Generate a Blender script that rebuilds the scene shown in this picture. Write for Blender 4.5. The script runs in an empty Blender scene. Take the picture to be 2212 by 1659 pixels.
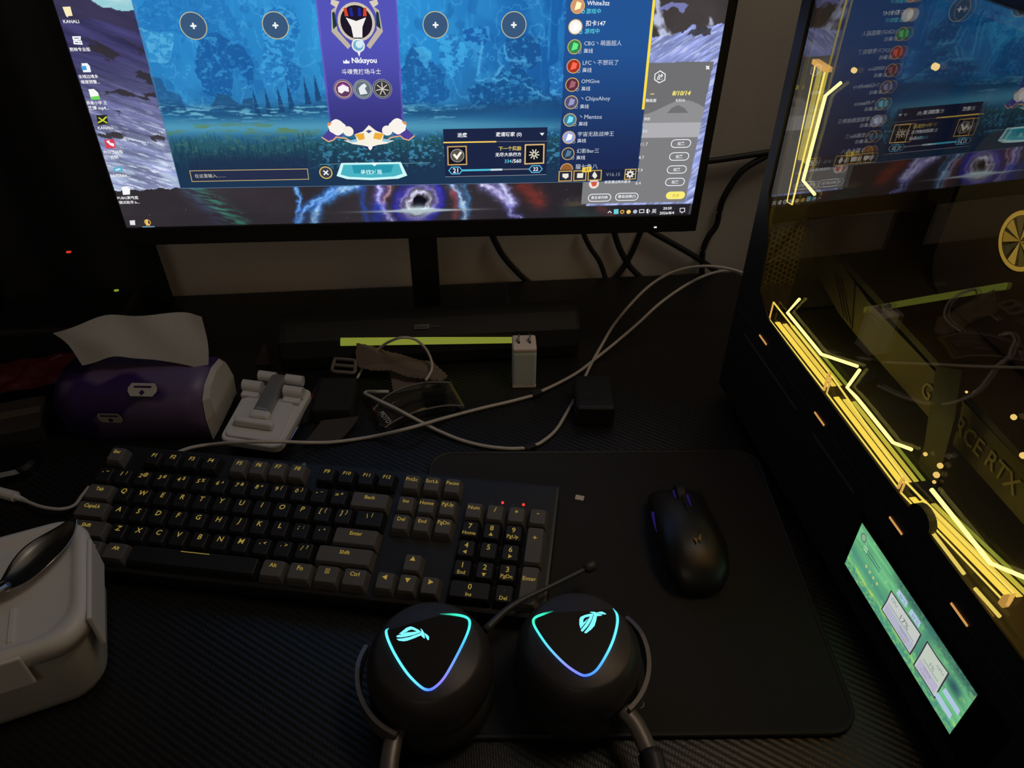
import bpy, bmesh, math, random
import numpy as np
from mathutils import Vector, Matrix

# ------------------------------------------------------------------ camera, world, lights, exposure
SC = bpy.context.scene
COL = SC.collection
SC.view_settings.view_transform = 'Standard'
SC.view_settings.look = 'None'
SC.view_settings.exposure = 0.0
SC.view_settings.gamma = 1.0
SC.view_settings.use_curve_mapping = False

cam_data = bpy.data.cameras.new('camera')
cam_data.sensor_width = 36.0
cam_data.lens = 1660.0 / 2212.0 * 36.0
cam_data.clip_start = 0.01
cam_ob = bpy.data.objects.new('camera', cam_data)
COL.objects.link(cam_ob)
cam_ob.matrix_world = Matrix.Translation(Vector((0,0,0.5546))) @ Matrix([[0.996041, 0.05215, -0.071989], [-0.088815, 0.617848, -0.781266], [0.003735, 0.784566, 0.620033]]).to_4x4()
SC.camera = cam_ob

world = bpy.data.worlds.new('night_room')
SC.world = world
world.use_nodes = True
world.node_tree.nodes['Background'].inputs[0].default_value = (1.0, 0.85, 0.7, 1)
world.node_tree.nodes['Background'].inputs[1].default_value = 0.004


def area_light(name, loc, target, size, power, color, spread=180):
    l = bpy.data.lights.new(name, 'AREA')
    l.shape = 'RECTANGLE'
    l.size, l.size_y = size
    l.energy = power
    l.color = color
    l.spread = math.radians(spread)
    o = bpy.data.objects.new(name, l)
    COL.objects.link(o)
    o.location = loc
    d = Vector(target) - Vector(loc)
    o.rotation_euler = d.to_track_quat('-Z', 'Y').to_euler()
    return o


# weak ceiling lamp above the right of the desk, and what little light comes in from the hall behind the viewer
area_light('ceiling_lamp', (0.66, 0.52, 1.62), (0.35, 0.55, 0.0), (0.45, 0.45), 3.2, (1.0, 0.86, 0.70))
area_light('hall_light', (-0.5, -1.6, 1.45), (-0.1, 0.6, 0.0), (0.9, 0.7), 1.5, (1.0, 0.86, 0.72))

# ------------------------------------------------------------------ helpers
WLOC = {}


def lin(c):
    c = c / 255.0
    return c / 12.92 if c <= 0.04045 else ((c + 0.055) / 1.055) ** 2.4


def rgb(r, g, b):
    return (lin(r), lin(g), lin(b), 1.0)


MATS = {}


def pmat(name, color, rough=0.5, metal=0.0, noise=0.0, nscale=300.0, bump=0.0, spec=0.5, coat=0.0, sheen=0.0):
    """principled material with procedural grain and fine relief"""
    if name in MATS:
        return MATS[name]
    m = bpy.data.materials.new(name)
    m.use_nodes = True
    nt = m.node_tree
    b = nt.nodes['Principled BSDF']
    b.inputs['Roughness'].default_value = rough
    b.inputs['Metallic'].default_value = metal
    b.inputs['Specular IOR Level'].default_value = spec
    b.inputs['Coat Weight'].default_value = coat
    b.inputs['Sheen Weight'].default_value = sheen
    tc = nt.nodes.new('ShaderNodeTexCoord')
    tx = nt.nodes.new('ShaderNodeTexNoise')
    tx.inputs['Scale'].default_value = nscale
    tx.inputs['Detail'].default_value = 4.0
    nt.links.new(tc.outputs['Object'], tx.inputs['Vector'])
    mix = nt.nodes.new('ShaderNodeMix')
    mix.data_type = 'RGBA'
    k = max(0.0, 1.0 - noise)
    mix.inputs[6].default_value = (color[0] * k, color[1] * k, color[2] * k, 1)
    mix.inputs[7].default_value = (min(1, color[0] * (1 + noise)), min(1, color[1] * (1 + noise)), min(1, color[2] * (1 + noise)), 1)
    nt.links.new(tx.outputs['Fac'], mix.inputs[0])
    nt.links.new(mix.outputs[2], b.inputs['Base Color'])
    if bump > 0:
        bp = nt.nodes.new('ShaderNodeBump')
        bp.inputs['Strength'].default_value = bump
        bp.inputs['Distance'].default_value = 0.0004
        nt.links.new(tx.outputs['Fac'], bp.inputs['Height'])
        nt.links.new(bp.outputs['Normal'], b.inputs['Normal'])
    MATS[name] = m
    return m


def em(c, strength=1.0):
    """light-giving material: lamps, lit pixels and drawn-in reflections"""
    key = ('em', tuple(c), strength)
    if key in MATS:
        return MATS[key]
    m = bpy.data.materials.new('glow_%d_%d_%d' % tuple(int(x) for x in c))
    m.use_nodes = True
    nt = m.node_tree
    nt.nodes.remove(nt.nodes['Principled BSDF'])
    e = nt.nodes.new('ShaderNodeEmission')
    e.inputs[0].default_value = rgb(*c)
    e.inputs[1].default_value = strength
    nt.links.new(e.outputs[0], nt.nodes['Material Output'].inputs[0])
    MATS[key] = m
    return m


def attr_em(name, strength=1.0):
    """lit pixels whose colour is stored on the panel itself"""
    m = bpy.data.materials.new(name)
    m.use_nodes = True
    nt = m.node_tree
    nt.nodes.remove(nt.nodes['Principled BSDF'])
    a = nt.nodes.new('ShaderNodeAttribute')
    a.attribute_name = 'pixel'
    e = nt.nodes.new('ShaderNodeEmission')
    e.inputs[1].default_value = strength
    nt.links.new(a.outputs['Color'], e.inputs[0])
    nt.links.new(e.outputs[0], nt.nodes['Material Output'].inputs[0])
    return m


def raw(name, V, F, mat, smooth=False):
    me = bpy.data.meshes.new(name)
    me.from_pydata([tuple(float(c) for c in v) for v in V], [], [tuple(f) for f in F])
    if mat is not None:
        me.materials.append(mat)
    if smooth:
        me.polygons.foreach_set('use_smooth', [True] * len(me.polygons))
    me.update()
    return me


def link(name, me, parent=None, loc=None):
    o = bpy.data.objects.new(name, me)
    COL.objects.link(o)
    if loc is not None:
        o.location = loc
    if parent is not None:
        o.parent = parent
        WLOC[o] = WLOC[parent]
    else:
        WLOC[o] = Vector(loc) if loc is not None else Vector((0, 0, 0))
    return o


def root(name, loc, label, cat, group=None):
    o = bpy.data.objects.new(name, None)
    o.empty_display_size = 0.02
    COL.objects.link(o)
    o.location = loc
    WLOC[o] = Vector(loc)
    tag(o, label, cat, group)
    return o


def tag(o, label, cat, group=None):
    o['label'] = label
    o['category'] = cat
    if group:
        o['group'] = group
    return o


def clean(me):
    bm = bmesh.new()
    bm.from_mesh(me)
    bmesh.ops.recalc_face_normals(bm, faces=bm.faces)
    bm.to_mesh(me)
    bm.free()


def obj(name, geo, mat, parent=None, smooth=False, local=False):
    """geo = (V, F) in world coordinates (or in the parent's frame when local) -> one mesh object"""
    V, F = geo
    V = np.asarray(V, float)
    if parent is None:
        base = Vector((V[:, 0].mean(), V[:, 1].mean(), V[:, 2].min()))
        me = raw(name, V - np.array(base), F, mat, smooth)
        clean(me)
        return link(name, me, None, base)
    if not local:
        V = V - np.array(WLOC[parent])
    me = raw(name, V, F, mat, smooth)
    clean(me)
    return link(name, me, parent)


def join(*geos):
    V, F = [], []
    for v, f in geos:
        n = len(V)
        V += [tuple(x) for x in v]
        F += [tuple(i + n for i in q) for q in f]
    return V, F


ID3 = (np.array([1.0, 0, 0]), np.array([0, 1.0, 0]), np.array([0, 0, 1.0]))


def xf(geo, o, ax=ID3):
    """place geometry: origin o, axes ax"""
    V, F = geo
    V = np.asarray(V, float)
    o = np.asarray(o, float)
    W = o + V[:, :1] * np.asarray(ax[0]) + V[:, 1:2] * np.asarray(ax[1]) + V[:, 2:3] * np.asarray(ax[2])
    return W.tolist(), F


def rotz(deg):
    a = math.radians(deg)
    return (np.array([math.cos(a), math.sin(a), 0]), np.array([-math.sin(a), math.cos(a), 0]), np.array([0, 0, 1.0]))


def box(x0, x1, y0, y1, z0, z1, bev=0.0, seg=2):
    bm = bmesh.new()
    vs = [bm.verts.new(p) for p in [(x0, y0, z0), (x1, y0, z0), (x1, y1, z0), (x0, y1, z0), (x0, y0, z1), (x1, y0, z1), (x1, y1, z1), (x0, y1, z1)]]
    for f in [(3, 2, 1, 0), (4, 5, 6, 7), (0, 1, 5, 4), (1, 2, 6, 5), (2, 3, 7, 6), (3, 0, 4, 7)]:
        bm.faces.new([vs[i] for i in f])
    if bev > 0:
        bmesh.ops.bevel(bm, geom=list(bm.edges), offset=bev, segments=seg, affect='EDGES', profile=0.6)
    bm.verts.index_update()
    V = [tuple(v.co) for v in bm.verts]
    F = [tuple(v.index for v in f.verts) for f in bm.faces]
    bm.free()
    return V, F


def prism(poly, z0, z1, inset=0.0):
    """extrude a 2D polygon; optional small bevel at the top"""
    n = len(poly)
    P = np.array(poly, float)
    V = [(x, y, z0) for x, y in P]
    F = [tuple(range(n))[::-1]]
    if inset > 0:
        c = P.mean(0)
        d = P - c
        L = np.linalg.norm(d, axis=1, keepdims=True)
        Q = P - d / L * inset
        V += [(x, y, z1 - inset) for x, y in P] + [(x, y, z1) for x, y in Q]
        for k in (0, 1):
            F += [(k * n + i, k * n + (i + 1) % n, (k + 1) * n + (i + 1) % n, (k + 1) * n + i) for i in range(n)]
        F.append(tuple(range(2 * n, 3 * n)))
    else:
        V += [(x, y, z1) for x, y in P]
        F += [(i, (i + 1) % n, n + (i + 1) % n, n + i) for i in range(n)]
        F.append(tuple(range(n, 2 * n)))
    return V, F


def rrect(w, d, r, n=5, cx=0.0, cy=0.0):
    pts = []
    for sx, sy, a0 in ((1, 1, 0), (-1, 1, 90), (-1, -1, 180), (1, -1, 270)):
        for k in range(n + 1):
            a = math.radians(a0 + 90.0 * k / n)
            pts.append((cx + sx * (w / 2 - r) + r * math.cos(a), cy + sy * (d / 2 - r) + r * math.sin(a)))
    return pts


def smooth_path(P, n=8):
    """Catmull-Rom through the points"""
    P = [np.array(p, float) for p in P]
    P = [2 * P[0] - P[1]] + P + [2 * P[-1] - P[-2]]
    out = []
    for i in range(1, len(P) - 2):
        for k in range(n):
            t = k / n
            a, b, c, d = P[i - 1], P[i], P[i + 1], P[i + 2]
            out.append(0.5 * ((2 * b) + (c - a) * t + (2 * a - 5 * b + 4 * c - d) * t * t + (3 * b - a - 3 * c + d) * t ** 3))
    out.append(P[-2])
    return out


def tube(path, r, n=8, up=(0, 0, 1), flat=1.0, caps=True, closed=False):
    """round (or flattened) tube along a path; r may be a list"""
    P = [np.array(p, float) for p in path]
    m = len(P)
    R = [r] * m if not hasattr(r, '__len__') else list(r)
    V, F = [], []
    up = np.array(up, float)
    for i in range(m):
        if closed:
            t = P[(i + 1) % m] - P[i - 1]
        else:
            t = P[min(i + 1, m - 1)] - P[max(i - 1, 0)]
        t = t / (np.linalg.norm(t) + 1e-12)
        s = np.cross(t, up)
        if np.linalg.norm(s) < 1e-3:
            s = np.cross(t, np.array([0, 1.0, 0.01]))
        s /= np.linalg.norm(s)
        u = np.cross(s, t)
        for k in range(n):
            a = 2 * math.pi * k / n
            V.append(P[i] + R[i] * (math.cos(a) * s + flat * math.sin(a) * u))
    for i in range(m if closed else m - 1):
        j = (i + 1) % m
        F += [(i * n + k, i * n + (k + 1) % n, j * n + (k + 1) % n, j * n + k) for k in range(n)]
    if caps and not closed:
        F.append(tuple(range(n))[::-1])
        F.append(tuple((m - 1) * n + k for k in range(n)))
    return V, F


def loft(rings, cap0=True, cap1=True):
    n = len(rings[0])
    V, F = [], []
    for r in rings:
        V += [tuple(p) for p in r]
    for i in range(len(rings) - 1):
        F += [(i * n + k, i * n + (k + 1) % n, (i + 1) * n + (k + 1) % n, (i + 1) * n + k) for k in range(n)]
    if cap0:
        F.append(tuple(range(n))[::-1])
    if cap1:
        F.append(tuple((len(rings) - 1) * n + k for k in range(n)))
    return V, F


TXT = {}


def text2d(body, bold=0.0, shear=0.0, space=1.0):
    """flat lettering as a mesh, centred, unit height of the type = 1"""
    key = (body, bold, shear, space)
    if key in TXT:
        return TXT[key]
    cu = bpy.data.curves.new('lettering', 'FONT')
    cu.body = body
    cu.size = 1.0
    cu.offset = bold
    cu.shear = shear
    cu.space_character = space
    cu.resolution_u = 2
    cu.fill_mode = 'FRONT'
    o = bpy.data.objects.new('lettering', cu)
    COL.objects.link(o)
    bpy.context.view_layer.update()
    me = bpy.data.meshes.new_from_object(o.evaluated_get(bpy.context.evaluated_depsgraph_get()))
    V = np.array([v.co[:2] for v in me.vertices]) if len(me.vertices) else np.zeros((0, 2))
    F = [tuple(p.vertices) for p in me.polygons]
    bpy.data.objects.remove(o)
    bpy.data.curves.remove(cu)
    bpy.data.meshes.remove(me)
    if len(V):
        V = V - np.array([(V[:, 0].min() + V[:, 0].max()) / 2, (V[:, 1].min() + V[:, 1].max()) / 2])
    TXT[key] = (V, F)
    return V, F


def text_geo(body, o, ex, ey, width=None, height=None, bold=0.0, shear=0.0, space=1.0):
    V, F = text2d(body, bold, shear, space)
    w = np.ptp(V[:, 0])
    h = np.ptp(V[:, 1])
    sx = width / w if width else height / h
    sy = sx if not (width and height) else height / h
    o = np.asarray(o, float)
    W = o + V[:, :1] * sx * np.asarray(ex) + V[:, 1:2] * sy * np.asarray(ey)
    return W.tolist(), F


def flat_poly(pts, o, ex, ey, off=None):
    o = np.asarray(o, float)
    return [(o + p[0] * np.asarray(ex) + p[1] * np.asarray(ey)).tolist() for p in pts], [tuple(range(len(pts)))]


def ring2d(cx, cy, ro, ri, n=32, ky=1.0):
    V = []
    for r in (ro, ri):
        V += [(cx + r * math.cos(2 * math.pi * k / n), cy + ky * r * math.sin(2 * math.pi * k / n)) for k in range(n)]
    return V, [(k, (k + 1) % n, n + (k + 1) % n, n + k) for k in range(n)]


def line2d(pts, w, closed=False):
    """stroke of width w along 2D points"""
    P = [np.array(p, float) for p in pts]
    n = len(P)
    V, F = [], []
    for i in range(n):
        a = P[i - 1] if (i > 0 or closed) else None
        c = P[(i + 1) % n] if (i < n - 1 or closed) else None
        d1 = (P[i] - a) / np.linalg.norm(P[i] - a) if a is not None else None
        d2 = (c - P[i]) / np.linalg.norm(c - P[i]) if c is not None else None
        if d1 is None:
            d1 = d2
        if d2 is None:
            d2 = d1
        n1 = np.array([-d1[1], d1[0]])
        n2 = np.array([-d2[1], d2[0]])
        m = n1 + n2
        m = m / (np.dot(m, n1) + 1e-9)
        V += [P[i] + m * w / 2, P[i] - m * w / 2]
    for i in range(n if closed else n - 1):
        j = (i + 1) % n
        F.append((2 * i, 2 * i + 1, 2 * j + 1, 2 * j))
    return V, F


# ------------------------------------------------------------------ procedural noise for painted screens
def vnoise(x, y, seed=0):
    xi = np.floor(x).astype(np.int64)
    yi = np.floor(y).astype(np.int64)
    xf_ = x - xi
    yf_ = y - yi

    def h(a, b):
        v = (a * 374761393 + b * 668265263 + seed * 974711) & 0x7fffffff
        v = ((v ^ (v >> 13)) * 1274126177) & 0x7fffffff
        return ((v ^ (v >> 16)) & 0xffff) / 65535.0
    u = xf_ * xf_ * (3 - 2 * xf_)
    w = yf_ * yf_ * (3 - 2 * yf_)
    return (h(xi, yi) * (1 - u) + h(xi + 1, yi) * u) * (1 - w) + (h(xi, yi + 1) * (1 - u) + h(xi + 1, yi + 1) * u) * w


def fbm(x, y, seed=0, o=4):
    s, a, t = 0, 0.5, 0
    for k in range(o):
        s = s + a * vnoise(x * 2 ** k, y * 2 ** k, seed + 17 * k)
        t += a
        a *= 0.5
    return s / t


def inpoly(X, Y, poly):
    m = np.zeros(X.shape, bool)
    n = len(poly)
    for i in range(n):
        x1, y1 = poly[i]
        x2, y2 = poly[(i + 1) % n]
        c = ((y1 > Y) != (y2 > Y)) & (X < (x2 - x1) * (Y - y1) / ((y2 - y1) + 1e-12) + x1)
        m ^= c
    return m


def pline(X, Y, pts):
    """distance to a polyline"""
    d = np.full(X.shape, 1e9)
    for (x1, y1), (x2, y2) in zip(pts[:-1], pts[1:]):
        vx, vy = x2 - x1, y2 - y1
        t = np.clip(((X - x1) * vx + (Y - y1) * vy) / (vx * vx + vy * vy + 1e-9), 0, 1)
        d = np.minimum(d, np.hypot(X - x1 - t * vx, Y - y1 - t * vy))
    return d


def sstep(a, b, x):
    t = np.clip((x - a) / (b - a), 0, 1)
    return t * t * (3 - 2 * t)


def blend(I, m, c):
    m = np.clip(m, 0, 1)[..., None] if np.ndim(m) == 2 else m
    return I * (1 - m) + np.array(c, float) * m


def grid_screen(name, nx, ny, fn, I, mat, parent):
    """flat panel of nx*ny cells, colours I (ny+1, nx+1, 3) in display values 0..255"""
    gx, gy = np.meshgrid(np.linspace(0, 1, nx + 1), np.linspace(0, 1, ny + 1))
    P = fn(gx.ravel(), gy.ravel())
    me = bpy.data.meshes.new(name)
    nv = P.shape[0]
    me.vertices.add(nv)
    base = np.array(WLOC[parent])
    me.vertices.foreach_set('co', (P - base).astype(np.float32).ravel())
    i = np.arange(ny)[:, None] * (nx + 1) + np.arange(nx)[None, :]
    q = np.stack([i, i + 1, i + nx + 2, i + nx + 1], -1).reshape(-1, 4)
    me.loops.add(q.size)
    me.loops.foreach_set('vertex_index', q.ravel().astype(np.int32))
    me.polygons.add(len(q))
    me.polygons.foreach_set('loop_start', (np.arange(len(q)) * 4).astype(np.int32))
    me.polygons.foreach_set('loop_total', np.full(len(q), 4, np.int32))
    me.update(calc_edges=True)
    a = me.color_attributes.new('pixel', 'FLOAT_COLOR', 'POINT')
    c = np.clip(I, 0, 255) / 255.0
    c = np.where(c <= 0.04045, c / 12.92, ((c + 0.055) / 1.055) ** 2.4)
    c = np.concatenate([c.reshape(-1, 3), np.ones((nv, 1))], 1)
    a.data.foreach_set('color', c.astype(np.float32).ravel())
    me.materials.append(mat)
    return link(name, me, parent)


# ------------------------------------------------------------------ materials
M_BLACK = pmat('black_plastic', (0.012, 0.012, 0.013), 0.45, noise=0.3, nscale=900, bump=0.08)
M_GLOSS = pmat('gloss_black', (0.006, 0.006, 0.007), 0.18, noise=0.2)
M_MATTE = pmat('matte_black', (0.010, 0.010, 0.011), 0.7, noise=0.3, nscale=1500, bump=0.15)
M_RUBBER = pmat('black_rubber', (0.014, 0.014, 0.014), 0.6, noise=0.2)
M_GREYKEY = pmat('grey_keycap', (0.105, 0.100, 0.094), 0.6, noise=0.12, nscale=1600, bump=0.12)
M_BLACKKEY = pmat('black_keycap', (0.010, 0.010, 0.011), 0.55, noise=0.2, nscale=1600, bump=0.12)
M_LEGEND = em((172, 146, 66), 0.75)
M_WHITE = pmat('white_plastic', (0.68, 0.66, 0.63), 0.45, noise=0.04, nscale=500, bump=0.05)
M_CABLEW = pmat('white_cable', (0.56, 0.52, 0.46), 0.5, noise=0.06, nscale=400)
M_PAPER = pmat('tissue_paper', (0.48, 0.47, 0.43), 0.9, noise=0.06, nscale=400, bump=0.3)
M_PURPLE = pmat('purple_film', (0.055, 0.034, 0.105), 0.5, noise=0.25, nscale=40)
M_DPURPLE = pmat('deep_purple_film', (0.020, 0.008, 0.065), 0.5, noise=0.25, nscale=40)
M_CREAM = pmat('cream_end_film', (0.50, 0.47, 0.42), 0.6, noise=0.12, nscale=60, bump=0.2)
M_STEEL = pmat('steel', (0.55, 0.55, 0.55), 0.22, metal=1.0, noise=0.05)
M_DSTEEL = pmat('dark_steel', (0.16, 0.16, 0.17), 0.35, metal=1.0, noise=0.1)
M_CLOTH = pmat('taupe_cloth', (0.16, 0.12, 0.095), 0.95, noise=0.15, nscale=900, bump=0.4)
M_RED = pmat('red_plastic', (0.17, 0.007, 0.013), 0.4, noise=0.2)
M_DARKMETAL = pmat('dark_case_metal', (0.020, 0.019, 0.018), 0.5, noise=0.25, nscale=700, bump=0.05)
M_INNER = pmat('inner_case_metal', (0.13, 0.12, 0.105), 0.55, noise=0.2, nscale=200)

# ------------------------------------------------------------------ room
def wall_mat():
    m = bpy.data.materials.new('wall_paint')
    m.use_nodes = True
    nt = m.node_tree
    b = nt.nodes['Principled BSDF']
    b.inputs['Roughness'].default_value = 0.85
    tc = nt.nodes.new('ShaderNodeTexCoord')
    n1 = nt.nodes.new('ShaderNodeTexNoise')
    n1.inputs['Scale'].default_value = 2.5
    n2 = nt.nodes.new('ShaderNodeTexNoise')
    n2.inputs['Scale'].default_value = 180.0
    nt.links.new(tc.outputs['Object'], n1.inputs['Vector'])
    nt.links.new(tc.outputs['Object'], n2.inputs['Vector'])
    r = nt.nodes.new('ShaderNodeValToRGB')
    r.color_ramp.elements[0].color = (0.64, 0.58, 0.50, 1)
    r.color_ramp.elements[1].color = (0.76, 0.69, 0.60, 1)
    nt.links.new(n1.outputs['Fac'], r.inputs['Fac'])
    nt.links.new(r.outputs['Color'], b.inputs['Base Color'])
    bp = nt.nodes.new('ShaderNodeBump')
    bp.inputs['Strength'].default_value = 0.15
    bp.inputs['Distance'].default_value = 0.001
    nt.links.new(n2.outputs['Fac'], bp.inputs['Height'])
    nt.links.new(bp.outputs['Normal'], b.inputs['Normal'])
    return m


M_WALL = wall_mat()
M_CEIL = pmat('ceiling_paint', (0.45, 0.42, 0.38), 0.9, noise=0.05, nscale=5)
M_FLOOR = pmat('floor_wood', (0.10, 0.06, 0.035), 0.5, noise=0.4, nscale=12)
for nm, g, mt in (
        ('floor', box(-1.8, 1.5, -2.2, 0.945, -0.80, -0.75), M_FLOOR),
        ('ceiling', box(-1.8, 1.5, -2.2, 0.945, 1.75, 1.80), M_CEIL),
        ('wall_back', box(-1.8, 1.5, 0.945, 1.0, -0.75, 1.75), M_WALL),
        ('wall_left', box(-1.85, -1.8, -2.2, 0.945, -0.75, 1.75), M_WALL),
        ('wall_right', box(1.5, 1.55, -2.2, 0.945, -0.75, 1.75), M_WALL),
        ('wall_front', box(-1.8, 1.5, -2.25, -2.2, -0.75, 1.75), M_WALL)):
    o = obj(nm, g, mt)
    o['kind'] = 'structure'

# ------------------------------------------------------------------ desk with carbon-weave film
def carbon_mat():
    m = bpy.data.materials.new('carbon_weave_film')
    m.use_nodes = True
    nt = m.node_tree
    b = nt.nodes['Principled BSDF']
    tc = nt.nodes.new('ShaderNodeTexCoord')
    mp = nt.nodes.new('ShaderNodeMapping')
    mp.inputs['Rotation'].default_value = (0, 0, math.radians(36))
    nt.links.new(tc.outputs['Object'], mp.inputs['Vector'])
    w = nt.nodes.new('ShaderNodeTexWave')
    w.wave_type = 'BANDS'
    w.bands_direction = 'Y'
    w.inputs['Scale'].default_value = 62.0
    w.inputs['Distortion'].default_value = 1.2
    w.inputs['Detail'].default_value = 2.0
    w.inputs['Detail Scale'].default_value = 6.0
    nt.links.new(mp.outputs['Vector'], w.inputs['Vector'])
    w2 = nt.nodes.new('ShaderNodeTexWave')
    w2.bands_direction = 'X'
    w2.inputs['Scale'].default_value = 160.0
    nt.links.new(tc.outputs['Object'], w2.inputs['Vector'])
    mx = nt.nodes.new('ShaderNodeMath')
    mx.operation = 'MULTIPLY_ADD'
    mx.inputs[1].default_value = 0.25
    nt.links.new(w2.outputs['Fac'], mx.inputs[0])
    nt.links.new(w.outputs['Fac'], mx.inputs[2])
    r = nt.nodes.new('ShaderNodeValToRGB')
    r.color_ramp.elements[0].color = (0.004, 0.004, 0.004, 1)
    r.color_ramp.elements[1].color = (0.011, 0.0105, 0.010, 1)
    nt.links.new(mx.outputs[0], r.inputs['Fac'])
    nt.links.new(r.outputs['Color'], b.inputs['Base Color'])
    b.inputs['Roughness'].default_value = 0.38
    bp = nt.nodes.new('ShaderNodeBump')
    bp.inputs['Strength'].default_value = 0.4
    bp.inputs['Distance'].default_value = 0.0005
    nt.links.new(mx.outputs[0], bp.inputs['Height'])
    nt.links.new(bp.outputs['Normal'], b.inputs['Normal'])
    return m


desk = root('desk', (0.0, 0.5, -0.75), 'black desk with a carbon-weave film top carrying everything', 'desk')
obj('tabletop', box(-1.0, 0.9, 0.10, 0.93, -0.03, 0.0, 0.002), carbon_mat(), desk)
for sx in (-0.95, 0.82):
    obj('leg_panel', box(sx, sx + 0.03, 0.16, 0.88, -0.75, -0.03), M_MATTE, desk)

# ------------------------------------------------------------------ monitor
BL = np.array((-0.3314,0.7566,0.1872))
MX = np.array((0.99989, 0.0, -0.01453))
MU = np.array((0.01453, -0.00668, 0.99987))
MY = np.array((0.0001, 0.99998, 0.00668))
SW, SH = 597.0, 336.0


def scr(x, y, off=0.0):
    """millimetres on the display -> world; off = millimetres in front of the panel"""
    return BL + MX * x / 1000 + MU * y / 1000 - MY * off / 1000


def mon(geo):
    return xf(geo, BL, (MX, MY, MU))


monitor = root('monitor', (BL[0] + 0.30, 0.84, 0.0), 'wide black desktop monitor with a lit screen, standing behind the keyboard', 'monitor')
# housing with a thin frame around the panel
obj('back_housing', mon(box(-0.008, 0.605, 0.004, 0.034, -0.018, 0.345, 0.004)), M_BLACK, monitor)
for g in (box(-0.009, 0.0, -0.0015, 0.010, -0.020, 0.346, 0.001), box(0.597, 0.606, -0.0015, 0.010, -0.020, 0.346, 0.001),
          box(0.0, 0.597, -0.0015, 0.010, 0.336, 0.346, 0.001)):
    obj('bezel', mon(g), M_BLACK, monitor)
chin = obj('lower_bezel', mon(box(0.0, 0.597, -0.002, 0.010, -0.020, 0.0, 0.001)), M_BLACK, monitor)
obj('power_light', mon(box(0.5575, 0.5605, -0.0026, -0.0018, -0.0142, -0.0128)), em((225, 235, 240), 1.2), chin)
obj('neck', xf(box(-0.0165, 0.0165, 0.0, 0.035, 0.008, 0.36, 0.004), (BL[0] + 0.3005, 0.815, 0.0)), M_BLACK, monitor)
obj('stand_base', xf(box(-0.12, 0.12, -0.010, 0.10, 0.0, 0.009, 0.004), (BL[0] + 0.288, 0.815, 0.0)), M_BLACK, monitor)


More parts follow.
